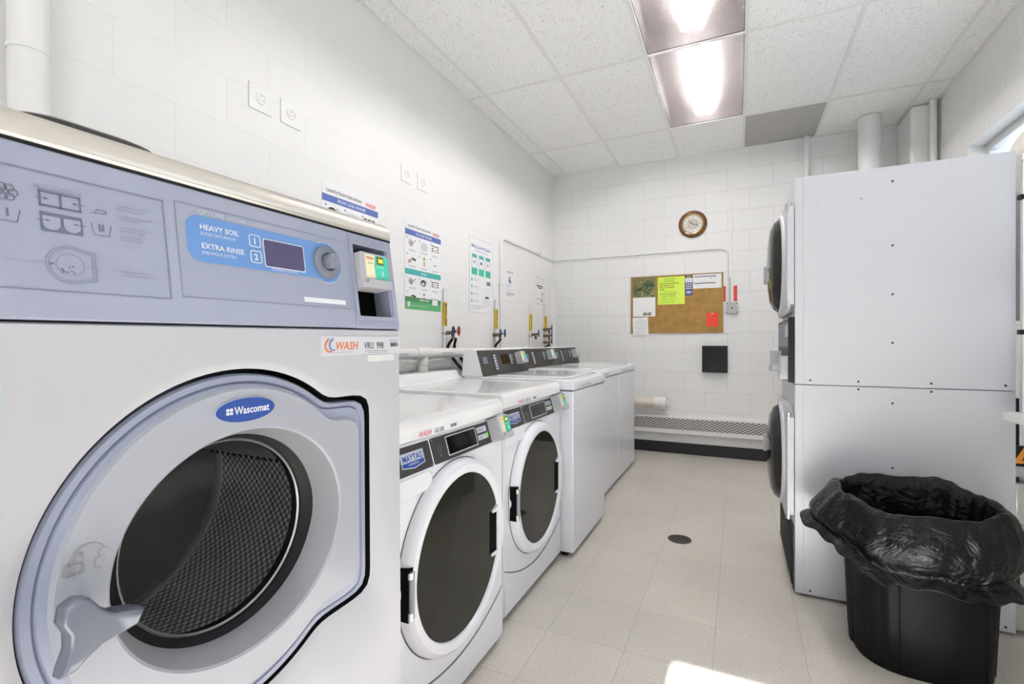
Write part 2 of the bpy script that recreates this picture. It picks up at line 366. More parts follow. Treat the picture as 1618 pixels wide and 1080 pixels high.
class MB:
    def __init__(s): s.v = []; s.f = []; s.m = []; s.mats = []; s.uv = None
    def mi(s, m):
        if m not in s.mats: s.mats.append(m)
        return s.mats.index(m)
    def add(s, vs, fs, m):
        b = len(s.v); k = s.mi(m)
        s.v += [tuple(v) for v in vs]
        for f in fs: s.f.append(tuple(b + i for i in f)); s.m.append(k)
        return s
    def box(s, x0, x1, y0, y1, z0, z1, m):
        vs = [(x, y, z) for x in (x0, x1) for y in (y0, y1) for z in (z0, z1)]
        return s.add(vs, [(0, 1, 3, 2), (4, 6, 7, 5), (0, 4, 5, 1), (2, 3, 7, 6), (0, 2, 6, 4), (1, 5, 7, 3)], m)
    def fbox(s, F, a0, a1, b0, b1, c0, c1, m):
        vs = [F.p(a, b, c) for a in (a0, a1) for b in (b0, b1) for c in (c0, c1)]
        return s.add(vs, [(0, 1, 3, 2), (4, 6, 7, 5), (0, 4, 5, 1), (2, 3, 7, 6), (0, 2, 6, 4), (1, 5, 7, 3)], m)
    def poly(s, F, pts, m, c=0.):
        return s.add([F.p(a, b, c) for a, b in pts], [tuple(range(len(pts)))], m)
    def rect(s, F, a0, a1, b0, b1, m, c=0.): return s.poly(F, [(a0, b0), (a1, b0), (a1, b1), (a0, b1)], m, c)
    def prism(s, F, pts, c0, c1, m, m2=None, side=None):
        n = len(pts)
        vs = [F.p(a, b, c0) for a, b in pts] + [F.p(a, b, c1) for a, b in pts]
        s.add(vs, [(i, (i + 1) % n, n + (i + 1) % n, n + i) for i in range(n)], side or m)
        b = len(s.v) - 2 * n
        s.f.append(tuple(b + n + i for i in range(n))); s.m.append(s.mi(m2 or m))
        s.f.append(tuple(b + i for i in reversed(range(n)))); s.m.append(s.mi(m))
        return s
    def loft(s, rings, m, closed=True, cap0=False, cap1=False):
        """rings: lists of equal numbers of 3D points"""
        n = len(rings[0]); vs = [p for r in rings for p in r]; fs = []
        for j in range(len(rings) - 1):
            for i in range(n if closed else n - 1):
                k = (i + 1) % n
                fs.append((j * n + i, j * n + k, (j + 1) * n + k, (j + 1) * n + i))
        if cap0: fs.append(tuple(reversed(range(n))))
        if cap1: fs.append(tuple((len(rings) - 1) * n + i for i in range(n)))
        return s.add(vs, fs, m)
    def lathe(s, F, prof, m, n=48, cx=0, cy=0, cap0=False, cap1=False):
        """prof: (radius, depth along n)"""
        return s.loft([[F.p(cx + r * math.cos(2 * PI * i / n), cy + r * math.sin(2 * PI * i / n), c) for i in range(n)] for r, c in prof], m, True, cap0, cap1)
    def tube(s, path, r, m, n=16, caps=True):
        P = [Vector(p) for p in path]; rings = []
        t = (P[1] - P[0]).normalized(); up = Vector((0, 0, 1)) if abs(t.z) < .9 else Vector((1, 0, 0))
        a = t.cross(up).normalized()
        for i, p in enumerate(P):
            if i == 0: t = (P[1] - P[0]).normalized()
            elif i == len(P) - 1: t = (P[-1] - P[-2]).normalized()
            else: t = ((P[i + 1] - p).normalized() + (p - P[i - 1]).normalized()).normalized()
            a = (a - t * a.dot(t)).normalized(); b = t.cross(a)
            rr = r[i] if isinstance(r, (list, tuple)) else r
            rings.append([p + (a * math.cos(2 * PI * k / n) + b * math.sin(2 * PI * k / n)) * rr for k in range(n)])
        return s.loft(rings, m, True, caps, caps)
    def cyl(s, p0, p1, r, m, n=24): return s.tube([p0, p1], r, m, n)
    def text(s, F, t, size, m, a=0., b=0., c=0., bold=0., sx=1., shear=0., align='LEFT'):
        vs, fs = text_geo(t, size, bold, sx, shear, align)
        return s.add([F.p(a + x, b + y, c) for x, y in vs], fs, m)
    def lines(s, F, a0, a1, b, m, c=0., h=.0012, k=1, gap=.004):
        for i in range(k): s.rect(F, a0, a1 - (0 if i < k - 1 else (a1 - a0) * .3), b - i * gap - h / 2, b - i * gap + h / 2, m, c)
        return s
    def frame(s, F, pts_o, pts_i, c0, c1, m):
        """flat ring between two equal-count outlines, c0..c1 thick"""
        n = len(pts_o)
        R = [[F.p(a, b, c0) for a, b in pts_o], [F.p(a, b, c1) for a, b in pts_o], [F.p(a, b, c1) for a, b in pts_i], [F.p(a, b, c0) for a, b in pts_i]]
        return s.loft(R + [R[0]], m)
    def build(s, name, parent=None, bevel=0., smooth=True, seg=2, ang=35, sub=0):
        me = bpy.data.meshes.new(name); me.from_pydata([tuple(v) for v in s.v], [], s.f)
        for m in s.mats: me.materials.append(m)
        me.polygons.foreach_set('material_index', s.m)
        me.validate(); me.update()
        import bmesh as _b
        bm = _b.new(); bm.from_mesh(me); _b.ops.recalc_face_normals(bm, faces=bm.faces); bm.to_mesh(me); bm.free()
        if smooth:
            me.polygons.foreach_set('use_smooth', [True] * len(me.polygons)); me.set_sharp_from_angle(angle=math.radians(ang))
        o = bpy.data.objects.new(name, me); COL.objects.link(o)
        if parent: o.parent = parent
        if bevel > 0:
            b = o.modifiers.new('Bevel', 'BEVEL'); b.width = bevel; b.segments = seg; b.limit_method = 'ANGLE'; b.angle_limit = math.radians(35)
        if sub:
            u = o.modifiers.new('Subdivision', 'SUBSURF'); u.levels = sub; u.render_levels = sub
        return o

def tag(o, label, cat, group=None):
    o['label'] = label; o['category'] = cat
    if group: o['group'] = group
    return o
def struct(o): o['kind'] = 'structure'; return o
def empty(name, loc, rz=0., label=None, cat=None, group=None):
    o = bpy.data.objects.new(name, None); COL.objects.link(o); o.location = loc; o.rotation_euler = (0, 0, rz); o.empty_display_size = .1
    if label: tag(o, label, cat, group)
    return o
def copy_tree(root, loc, label):
    def cp(o, par):
        c = o.copy(); COL.objects.link(c)
        if par: c.parent = par
        for ch in o.children: cp(ch, c)
        return c
    r = cp(root, None); r.location = loc; r['label'] = label
    return r
def arc(c, r, a0, a1, ax1, ax2, n=10):
    c = Vector(c); ax1 = Vector(ax1); ax2 = Vector(ax2)
    return [c + ax1 * r * math.cos(a0 + (a1 - a0) * i / n) + ax2 * r * math.sin(a0 + (a1 - a0) * i / n) for i in range(n + 1)]
def rand_bars(mb, F, a0, a1, b0, b1, m, c, vertical=True):
    x = a0
    while x < a1:
        w = random.choice((.0008, .0012, .002)); mb.rect(F, x, min(a1, x + w), b0, b1, m, c); x += w + random.choice((.0008, .0012))

# ---------------------------------------------------------------- the room
XL, XR, YB, YF, ZC = -1.94, 1.45, 5.30, -1.7, 3.073
b = MB(); b.box(XL - .2, XR + .2, YF - .2, YB + .2, -.12, 0, M_FLOOR); struct(b.build('floor', smooth=False))
b = MB(); b.box(XL - .2, XL, YF - .2, YB + .2, 0, ZC + .4, M_WL); struct(b.build('wall_left', smooth=False))
b = MB(); b.box(XL, XR + .2, YB, YB + .2, 0, ZC + .4, M_WB); struct(b.build('wall_back', smooth=False))
# right wall with the high window opening and an unseen one added for fill
WY0, WY1, WZ0, WZ1 = 2.55, 4.375, 1.93, 2.505
b = MB()
b.box(XR, XR + .2, YF, 1.3, 0, ZC + .4, M_WR); b.box(XR, XR + .2, 1.3, 2.35, 0, .95, M_WR); b.box(XR, XR + .2, 1.3, 2.35, 2.75, ZC + .4, M_WR); b.box(XR, XR + .2, 2.35, WY0, 0, ZC + .4, M_WR); b.box(XR, XR + .2, WY1, YB, 0, ZC + .4, M_WR)
b.box(XR, XR + .2, WY0, WY1, 0, WZ0, M_WR); b.box(XR, XR + .2, WY0, WY1, WZ1, ZC + .4, M_WR)
struct(b.build('wall_right', smooth=False))
# wall behind the camera, with a glazed door letting the sun in
b = MB()
for (x0, x1, z0, z1) in ((XL, -.33, 0, ZC + .4), (-.33, .75, 2.29, ZC + .4), (.75, XR, 0, ZC + .4)):
    b.box(x0, x1, YF - .2, YF, z0, z1, wpaint)
struct(b.build('wall_front', smooth=False))
def glazed(name, x0, x1, z0, z1, rail=.05):
    r = empty(name, ((x0 + x1) / 2, YF - .1, z0)); r['kind'] = 'structure'; W = (x1 - x0) / 2; H = z1 - z0
    m = MB(); m.box(-W, -W + rail, -.02, .02, 0, H, alum).box(W - rail, W, -.02, .02, 0, H, alum).box(-W + rail, W - rail, -.02, .02, 0, rail, alum).box(-W + rail, W - rail, -.02, .02, H - rail, H, alum)
    m.build('window_frame' if name.startswith('w') else 'door_frame', r)
    m = MB(); m.box(-W + rail, W - rail, -.003, .003, rail, H - rail, M_GLASS); m.build('pane', r)
    return r
glazed('door_1', -.33, .75, 0, 2.29)
w2 = glazed('window_fill', -.525, .525, 0, 1.80); w2.location = (XR + .1, 1.825, .95); w2.rotation_euler = (0, 0, PI / 2)  # unseen window added in the right wall for sky fill

# ceiling: lay-in tiles, cells left open where lights and grille sit
GX = [XL, -1.776, -1.1664, -.5568, .0528, .6624, 1.272, XR]
GY = [YB, 4.545, 3.326, 2.107, .888, -.331, -1.55, YF]
b = MB(); skip = {(3, 1), (3, 2), (3, 5), (4, 0)}
for i in range(7):
    for j in range(7):
        if (i, j) in skip: continue
        b.box(GX[i] + .0, GX[i + 1], GY[j + 1], GY[j], ZC + .004, ZC + .02, M_CEIL)
ceil = struct(b.build('ceiling', smooth=False))
b = MB(); gm = mat('ceiling_grid_paint', (.80, .795, .78), .45, noise=.01)
for x in GX[1:-1]: b.box(x - .012, x + .012, YF, YB, ZC - .001, ZC + .0035, gm)
for y in GY[1:-1]: b.box(XL, XR, y - .012, y + .012, ZC - .0012, ZC + .003, gm)
b.box(XL, XL + .022, YF, YB, ZC - .0014, ZC + .0038, gm).box(XR - .022, XR, YF, YB, ZC - .0014, ZC + .0038, gm).box(XL, XR, YB - .022, YB, ZC - .0016, ZC + .0038, gm)
b.build('ceiling_grid', ceil, smooth=False)
b = MB(); b.box(XL - .2, XR + .2, YF - .2, YB + .2, ZC + .4, ZC + .5, wpaint); struct(b.build('trim_4', smooth=False))
b = MB(); b.box(XL, XR, YB - .012, YB, 0, .115, mat('black_vinyl_base', (.015, .015, .015), .4, noise=.1)); struct(b.build('baseboard_back', smooth=False, bevel=.003))
b = MB(); b.box(1.275, XR, 4.92, YB, 0, ZC, wpaint); struct(b.build('trim_1', bevel=.03, seg=5))

# window in the right wall
r = empty('window_1', (XR, (WY0 + WY1) / 2, WZ0)); r['kind'] = 'structure'
L = (WY1 - WY0) / 2; H = WZ1 - WZ0
m = MB()
m.box(.09, .14, -L, L, 0, .05, alum).box(.09, .14, -L, L, H - .05, H, alum).box(.09, .14, L - .05, L, .05, H - .05, alum).box(.09, .14, -L, -L + .05, .05, H - .05, alum).box(.09, .14, -.03, .03, .05, H - .05, alum)
m.build('window_frame', r, bevel=.004)
m = MB(); m.box(.112, .118, -L + .05, L - .05, .05, H - .05, M_GLASS); m.build('pane', r)

# ceiling lights: sheet-metal trough, tubes, prismatic lens
def ceiling_light(y0, y1, label):
    cx = (GX[3] + GX[4]) / 2; cy = (y0 + y1) / 2; L = (y1 - y0) / 2 - .012; W = .293
    r = empty('ceiling_light', (cx, cy, ZC), 0, label, 'ceiling light', 'lensed ceiling lights')
    wm = mat('light_trough_paint', (.02, .018, .0175), .8, noise=.02)
    m = MB(); m.box(-W, W, -L, L, .15, .155, wm).box(-W, -W + .004, -L, L, .004, .15, wm).box(W - .004, W, -L, L, .004, .15, wm).box(-W, W, -L, -L + .004, .004, .15, wm).box(-W, W, L - .004, L, .004, .15, wm)
    m.build('housing', r, smooth=False)
    m = MB(); m.box(-W + .004, W - .004, -L + .004, L - .004, .006, .009, M_LENS); m.build('lens', r, smooth=False)
    for x in (-.040, .040):
        m = MB(); m.cyl((x, -L + .0, .10), (x, L - .07, .10), .019, tubem, 12); m.build('tube', r)
    return r
ceiling_light(GY[2], GY[1], 'prismatic ceiling light panel nearest the back wall')
ceiling_light(GY[3], GY[2], 'prismatic ceiling light panel cut off by the top of the photo')
ceiling_light(GY[6], GY[5], 'added unseen prismatic ceiling light panel behind the camera for fill light')  # third fixture, out of view, added for more fluorescent fill
b = MB(); b.box(GX[4] + .012, GX[5] - .012, GY[1] + .012, YB - .022, ZC + .003, ZC + .012, M_EGG)
b.box(GX[4] + .012, GX[5] - .012, GY[1] + .012, YB - .022, ZC + .012, ZC + .014, charc)
tag(b.build('ceiling_vent', smooth=False), 'grey eggcrate return air grille set in the ceiling beside the light', 'vent')

# ---------------------------------------------------------------- big front-loading washer
def wasco():
    R = empty('front_load_washer', (-.66, .498, .004), PI / 2, 'large off-white front load washer with grey console, steel top and round glass door', 'washing machine')
    R.rotation_euler = (0, -.0095, PI / 2)
    F = Fr((0, 0, 0))                    # u=x, v=z, n=-y (out of the front)
    HW = .3575; CX, CZ = -.010, .86
    # door recess outline, sampled by angle round the door centre
    def outline(rc, tabx, tz0, tz1, n=120):
        pts = []
        for i in range(n):
            a = 2 * PI * i / n; c, s_ = math.cos(a), math.sin(a)
            d = rc
            if c > 0:
                tx = tabx / c
                z_at = s_ * tx
                # the hinge tab: bounded by its right side, its upper edge and its lower edge
                if s_ > 0: lim = min(tx, (tz1) / s_ if s_ > 1e-6 else 9)
                else: lim = min(tx, (tz0) / s_ if s_ < -1e-6 else 9)
                d = max(d, lim)
            pts.append((CX + d * c, CZ + d * s_))
        # soften the corners
        for _ in range(2):
            pts = [((pts[i - 1][0] + 2 * pts[i][0] + pts[(i + 1) % n][0]) / 4, (pts[i - 1][1] + 2 * pts[i][1] + pts[(i + 1) % n][1]) / 4) for i in range(n)]
        return pts
    O = outline(.2500, .276, -.205, .186); Oi = [(a - .0035, z - .001) for a, z in outline(.2440, .2680, -.1965, .1780)]; Or = outline(.264, .292, -.22, .200)
    n = len(O)
    def rectpts(w0, w1, z0, z1):
        out = []
        for i in range(n):
            a = 2 * PI * i / n; c, s_ = math.cos(a), math.sin(a); t = 9
            if c > 1e-6: t = min(t, (w1 - CX) / c)
            if c < -1e-6: t = min(t, (w0 - CX) / c)
            if s_ > 1e-6: t = min(t, (z1 - CZ) / s_)
            if s_ < -1e-6: t = min(t, (z0 - CZ) / s_)
            out.append((CX + t * c, CZ + t * s_))
        return out
    body = MB()
    RP = rectpts(-HW, HW, .10, 1.172)
    # snap the four corners
    for cx_, cz_ in ((-HW, .10), (HW, .10), (HW, 1.172), (-HW, 1.172)):
        k = min(range(n), key=lambda i: (RP[i][0] - cx_) ** 2 + (RP[i][1] - cz_) ** 2); RP[k] = (cx_, cz_)
    body.loft([[F.p(a, z, -.72) for a, z in RP], [F.p(a, z, -.006) for a, z in RP], [F.p(CX + (a - CX) * .988, CZ + (z - CZ) * .992, 0) for a, z in RP], [F.p(a, z, 0) for a, z in Or],
               [F.p((a + c_) / 2, (z + d_) / 2, -.003) for (a, z), (c_, d_) in zip(O, Or)], [F.p(a, z, -.006) for a, z in O]], offw)
    body.loft([[F.p(a, z, -.006) for a, z in O], [F.p(a, z, -.05) for a, z in O]], rubber)
    body.box(-HW + .01, HW - .01, .70, .722, .10, 1.17, offw)
    body.build('cabinet', R, ang=50)
    m = MB(); m.box(-HW + .01, HW - .01, .01, .70, .0, .10, charc); m.build('plinth', R, bevel=.004)
    # dark seal behind the door edge
    m = MB(); C0 = ell(.205, .205, n, CX, CZ)
    m.loft([[F.p(a, z, -.048) for a, z in O], [F.p(a, z, -.050) for a, z in C0]], rubber); m.build('door_seal', R)
    # drum
    dn = 96; D0, D1, DR = -.095, -.42, .245
    Fd = F
    uvv = []; m = MB()
    vs = []; fs = []; uvs = []
    rows = 10
    for j in range(rows + 1):
        for i in range(dn + 1):
            a = 2 * PI * i / dn
            rr = DR
            if j == 0: rr = DR - .012
            vs.append(Fd.p(CX + rr * math.cos(a), CZ + rr * math.sin(a), D0 + (D1 - D0) * j / rows)); uvs.append((a * DR, (D0 - D1) * j / rows))
    for j in range(rows):
        for i in range(dn):
            fs.append((j * (dn + 1) + i, j * (dn + 1) + i + 1, (j + 1) * (dn + 1) + i + 1, (j + 1) * (dn + 1) + i))
    me = bpy.data.meshes.new('drum'); me.from_pydata([tuple(v) for v in vs], [], fs); me.materials.append(M_DRUM); me.materials.append(dsteel)
    ul = me.uv_layers.new(name='UVMap')
    for lp in me.loops: ul.data[lp.index].uv = uvs[lp.vertex_index]
    me.polygons.foreach_set('use_smooth', [True] * len(me.polygons)); me.update()
    drum = bpy.data.objects.new('drum', me); COL.objects.link(drum); drum.parent = R
    m = MB(); m.lathe(F, [(DR, D1 + .012), (DR - .012, D1), (.11, D1 + .004), (.05, D1 + .016), (.0005, D1 + .016)], dsteel, 64, CX, CZ)
    m.lathe(F, [(DR - .001, D1 + .014), (DR - .008, D1 + .014), (DR - .008, D1 + .004)], steel, 64, CX, CZ)
    m.build('drum_back', drum)
    m = MB(); m.lathe(F, [(.172, -.083), (.176, -.095), (DR, -.102)], galv, 64, CX, CZ); m.build('drum_lip', drum)
    for k, a0 in enumerate((.36, .36 + 2 * PI / 3, .36 + 4 * PI / 3)):
        m = MB(); prof = []
        for (da, rr) in ((-.17, DR - .001), (-.11, DR - .035), (-.03, DR - .055), (.03, DR - .055), (.11, DR - .035), (.17, DR - .001)):
            prof.append((CX + rr * math.cos(a0 + da), CZ + rr * math.sin(a0 + da)))
        m.prism(F, prof, D1 + .02, D0 - .02, galv)
        for j in range(15):
            for sgn in (-1, 1):
                a = a0 + sgn * .125; rr = DR - .0325
                p = F.p(CX + rr * math.cos(a), CZ + rr * math.sin(a), D0 - .03 - j * .0185)
                d = (F.p(CX, CZ, p.dot(F.n)) - p).normalized()
                t = Vector((0, 1, 0)); s3 = d.cross(t)
                m.add([p + (t * math.cos(q) + s3 * math.sin(q)) * .0042 + d * .0035 for q in [2 * PI * z / 10 for z in range(10)]], [tuple(range(10))], rubber)
        m.build('lifter', drum, ang=25)
    # ---- door
    door = MB()
    disc = outline(.2235, .240, -.168, .146)
    k_ = lambda q, c: [F.p(CX + (a - CX) * q, CZ + (z - CZ) * q, c) for a, z in Oi]
    door.loft([k_(1, -.046), k_(1, -.010), k_(.988, -.0055), k_(.955, -.006), k_(.945, -.010), k_(.935, -.0055), [F.p(a, z, -.004) for a, z in disc]], doorr)
    OX, OZ = CX + .007, CZ - .003; C1 = ell(.177, .162, n, OX, OZ)
    door.loft([[F.p(a, z, -.004) for a, z in disc], [F.p(CX + (a - CX) * .985, CZ + (z - CZ) * .985, .002) for a, z in disc], [F.p(OX + (a - OX) * 1.02, OZ + (z - OZ) * 1.02, .006) for a, z in C1], [F.p(a, z, .003) for a, z in C1]], doorg)
    door.loft([[F.p(a, z, .003) for a, z in C1], [F.p(OX + (a - OX) * .965, OZ + (z - OZ) * .965, -.012) for a, z in C1], [F.p(OX + .158 * math.cos(2 * PI * i / n), OZ + .150 * math.sin(2 * PI * i / n), -.042) for i in range(n)]], doorc)
    dr = door.build('door', R, ang=30)
    m = MB(); m.lathe(F, [(.160, -.040), (.152, -.046), (.143, -.054), (.141, -.075), (.20, -.080)], rubber, 64, OX, OZ); m.build('gasket', dr)
    m = MB(); m.lathe(F, [(.1425, -.056), (.139, -.074), (.134, -.100), (.120, -.124), (.09, -.138), (.04, -.144), (.001, -.145)], M_BOWL, 64, OX, OZ); m.build('glass_bowl', dr)
    m = MB(); m.lathe(F, [(.1430, -.0575), (.1405, -.0560), (.1385, -.059)], galv, 64, OX, OZ); m.build('bowl_rim', dr)
    # handle: a grip with a wing pointing right and a tail pointing down
    hp = [(-.243, .887), (-.232, .892), (-.222, .888), (-.212, .873), (-.200, .862), (-.183, .857), (-.170, .852), (-.176, .838), (-.192, .836), (-.212, .834), (-.226, .826), (-.236, .818), (-.248, .818), (-.244, .828), (-.240, .842), (-.240, .858), (-.246, .872)]
    m = MB(); k = len(hp)
    cxh = sum(p[0] for p in hp) / k; czh = sum(p[1] for p in hp) / k
    sc = lambda q: [(cxh + (a - cxh) * q, czh + (z - czh) * q) for a, z in hp]
    sp_ = lambda q, c, dx: [F.p(-.222 + (a + .222) * q + dx, .856 + (z - .856) * q, c) for a, z in hp]
    m.loft([sp_(.30, .004, .004), sp_(.34, .024, .004), sp_(.90, .034, .002), sp_(1.0, .042, 0), sp_(1.0, .054, 0), sp_(.90, .060, 0)], hand, True, True, True)
    m.build('handle', dr, bevel=.002, ang=60)
    # badge
    m = MB(); m.prism(F, ell(.047, .0172, 40, -.008, 1.050), .001, .0060, pale_i, blued)
    m.poly(F, ell(.044, .0148, 40, -.008, 1.050), blued, .0063)
    m.text(F, 'Wascomat', .0155, white_i, -.0275, 1.0450, .0067, bold=.022, sx=.83)
    for dx in (-.040, -.0345):
        for dz in (1.0455, 1.0505): m.rect(F, dx, dx + .0045, dz, dz + .004, white_i, .0067)
    m.build('badge', dr, smooth=False)
    # lock pictograms
    m = MB()
    def rim(cx, cz, w_, h_, t=.0014, mm=doorc):
        m.frame(F, rrect(w_, h_, .003, 3, cx, cz), rrect(w_ - 2 * t, h_ - 2 * t, .002, 3, cx, cz), .0035, .0052, mm)
    for cx_, op in ((-.213, .003), (-.186, 0)):
        rim(cx_, .902, .018, .013); m.tube([F.p(cx_ - .005 + op, .909, .0045), F.p(cx_ - .005 + op, .914, .0045), F.p(cx_ + op, .9185, .0045), F.p(cx_ + .005 + op, .914, .0045)] + ([F.p(cx_ + .005, .909, .0045)] if not op else []), .0009, doorc, 6)
        m.rect(F, cx_ - .0008, cx_ + .0008, .8995, .9045, doorc, .0053)
    m.tube(arc(F.p(-.199, .911, .0045), .015, PI * .85, PI * .2, F.u, F.v, 8), .0009, doorc, 6)
    m.build('lock_symbol', dr)
    # ---- console, leaning back
    con = MB()
    prof = [(0, 1.174), (.0005, 1.182), (.0255, 1.362), (.10, 1.372), (.60, 1.372), (.60, 1.174)]
    Fx = Fr((-HW, 0, 0), (0, 1, 0), (0, 0, 1), (1, 0, 0))
    con.prism(Fx, prof, 0, .585, lav)
    con.box(-HW + .585, HW, .07, .60, 1.174, 1.372, lav)
    T = Fr((0, .0005, 1.18), (1, 0, 0), (0, .025, .18), None)   # face frame, v up the slope
    # pocket for the card reader, at the right end
    px0, px1 = .2325, .343
    con.fbox(T, .2275, px0 + .006, -.006, .184, -.08, 0, lav); con.fbox(T, px1 - .006, HW, -.006, .184, -.08, 0, lav)
    con.fbox(T, px0, px1, -.006, .014, -.08, 0, lav); con.fbox(T, px0, px1, .163, .184, -.08, 0, lav)
    c = con.build('console', R, bevel=.0025)
    m = MB(); m.fbox(T, px0, px1, .012, .165, -.045, -.041, void); m.fbox(T, px1 - .008, px1 - .004, .014, .163, -.064, -.002, lav)
    m.build('pocket', c, smooth=False)
    m = MB(); m.frame(T, rrect(.118, .160, .004, 3, .2885, .090), rrect(.102, .142, .003, 3, .2885, .089), .0, .0022, lav); m.build('pocket_trim', c)
    # steel cap
    m = MB()
    for_prof = [(.024, 1.364), (.022, 1.372), (.026, 1.388), (.036, 1.398), (.055, 1.402), (.60, 1.402), (.60, 1.364)]
    m.prism(Fx, for_prof, -.001, .716, steel); m.build('top_cap', R, bevel=.006, seg=3)
    m = MB(); m.box(-.36, HW, .026, .04, 1.3605, 1.3655, rubber); m.build('top_gap', R)
    m = MB(); m.box(-HW + .002, HW - .002, .012, .05, 1.1705, 1.1765, rubber); m.build('console_gap', R)
    m = MB(); m.loft([[Vector((-.155 + a, .16 + y_, 1.401)) for a, y_ in rrect(.17, .20, .05, 6)], [Vector((-.155 + a * .98, .16 + y_ * .98, 1.412)) for a, y_ in rrect(.17, .20, .05, 6)], [Vector((-.155 + a * .8, .16 + y_ * .8, 1.420)) for a, y_ in rrect(.17, .20, .05, 6)]], charc, True, True, True)
    m.build('soap_lid', R)
    # left instruction panel
    m = MB(); m.fbox(T, -.345, -.105, .026, .156, -.001, .0004, lav2)
    for (a0, a1, b0, b1) in ((-.345, -.105, .1545, .1565), (-.1065, -.1045, .026, .156), (-.345, -.105, .0255, .027)): m.rect(T, a0, a1, b0, b1, lavd, .0008)
    q = .0009
    def bx(a0, a1, b0, b1, mm, c_=q): m.rect(T, a0, a1, b0, b1, mm, c_)
    # compartments
    bx(-.231, -.194, .118, .1205, inkl); bx(-.231, -.194, .1335, .136, inkl); bx(-.231, -.229, .118, .136, inkl); bx(-.196, -.194, .118, .136, inkl); bx(-.2138, -.2112, .118, .136, inkl)
    m.poly(T, [(-.235, .141), (-.192, .141), (-.194, .138), (-.231, .138)], inkll, q); m.poly(T, [(-.2325, .1405), (-.1945, .1405), (-.196, .1385), (-.2295, .1385)], lav2, q + .0002)
    bx(-.231, -.194, .091, .112, inkl)
    for a in (-.2215, -.2035):
        m.poly(T, [(a - .0075, .108), (a - .0075, .099)] + [(a + .0075 * math.cos(t), .0995 + .0065 * math.sin(t)) for t in [PI + PI * k / 8 for k in range(9)]] + [(a + .0075, .108)], lav2, q + .0002)
    for a, z in ((-.226, .127), (-.226, .103)): bx(a - .008, a + .002, z - .0004, z + .0004, inkl, q + .0003); m.poly(T, [(a, z - .0014), (a + .004, z), (a, z + .0014)], inkl, q + .0003)
    for a, z in ((-.199, .127), (-.199, .103)): bx(a - .002, a + .008, z - .0004, z + .0004, inkl, q + .0003); m.poly(T, [(a, z - .0014), (a - .004, z), (a, z + .0014)], inkl, q + .0003)
    # flower, wash tubs, softener
    for k in range(6):
        a = k * PI / 3; m.frame(T, ell(.0042, .0042, 12, -.2565 + .0055 * math.cos(a), .126 + .0055 * math.sin(a)), ell(.0034, .0034, 12, -.2565 + .0055 * math.cos(a), .126 + .0055 * math.sin(a)), q, q + .0002, inkl)
    for a, z, k in ((-.2565, .100, 1), (-.176, .100, 2)):
        m.poly(T, [(a - .0105, z + .009), (a - .0075, z - .005), (a + .0075, z - .005), (a + .0105, z + .009), (a + .0095, z + .009), (a + .0068, z - .0042), (a - .0068, z - .0042), (a - .0095, z + .009)], inkl, q)
        for j in range(k): bx(a - .001 + (j - (k - 1) / 2) * .0035, a + .001 + (j - (k - 1) / 2) * .0035, z + .0005, z + .009, inkl)
    m.frame(T, rrect(.011, .005, .002, 3, -.175, .124), rrect(.0098, .0038, .0015, 3, -.175, .124), q, q + .0002, inkl); bx(-.185, -.180, .121, .122, inkl)
    # little door drawing
    for rr, cc in ((.0215, inkll), (.0185, inkll), (.0125, inkll)):
        o_ = [(-.208 + (rr * math.cos(t) if not (math.cos(t) > .6 and rr > .015) else rr * 1.12), .056 + rr * math.sin(t)) for t in [2 * PI * k / 36 for k in range(36)]]
        i_ = [(-.208 + (x + .208) * .96, .056 + (z - .056) * .96) for x, z in o_]
        m.frame(T, o_, i_, q, q + .0002, cc)
    for k in range(9):
        a = random.uniform(-.0085, .0085); z = random.uniform(-.0095, -.001)
        m.poly(T, ell(.0011, .0011, 8, -.208 + a, .056 + z), inkl, q)
    bx(-.262, -.222, .0555, .0559, inkll); bx(-.196, -.150, .0555, .0559, inkll); m.poly(T, [(-.227, .0535), (-.2215, .0557), (-.227, .058)], inkl, q)
    for z in (.135, .131, .123, .119, .109, .105, .098, .094, .054, .050): bx(-.158, -.158 + random.uniform(.022, .04), z, z + .0009, inkll)
    for z in (.12, .108, .103, .055): bx(-.34, -.275, z, z + .0009, inkll)
    m.build('instruction_panel', c, smooth=False)
    # options panel
    m = MB(); T0, T1, B0, B1 = -.091, .219, .030, .160
    m.rect(T, T0, T1, B0, B1, lav2, .0006)
    for (a0, a1, b0, b1) in ((T0, T1, B1 - .0008, B1), (T0, T1, B0, B0 + .0008), (T0, T0 + .0008, B0, B1), (T1 - .0008, T1, B0, B1)): m.rect(T, a0, a1, b0, b1, lavd, .0009)
    m.poly(T, rrect(.21, .066, .018, 6, .026, .114), blue, .0010)
    m.poly(T, ell(.0375, .0375, 48, .166, .112), white_i, .0008); m.poly(T, ell(.0365, .0365, 48, .166, .112), blue, .0012)
    m.rect(T, .09, .150, .0815, .1465, blue, .0011)
    m.text(T, 'OPTIONS', .0088, pale_i, -.060, .150, .0012, bold=.02); m.text(T, 'OPCIONES', .006, pale_i, -.018, .150, .0012)
    m.text(T, 'HEAVY SOIL', .0108, white_i, -.060, .128, .0015, bold=.02); m.text(T, 'SUCIO SATURADO', .0062, white_i, -.060, .120, .0015)
    m.text(T, 'EXTRA RINSE', .0108, white_i, -.060, .101, .0015, bold=.02); m.text(T, 'ENJUAGUE EXTRA', .0062, white_i, -.060, .093, .0015)
    m.text(T, 'COMPASS CONTROL', .0052, white_i, .050, .0832, .0015)
    for zz, s_ in ((.126, '1'), (.101, '2')):
        m.frame(T, rrect(.0195, .0195, .004, 4, .024, zz), rrect(.0172, .0172, .003, 4, .024, zz), .0012, .0022, white_i)
        m.text(T, s_, .014, white_i, .024, zz - .005, .0016, bold=.025, align='CENTER')
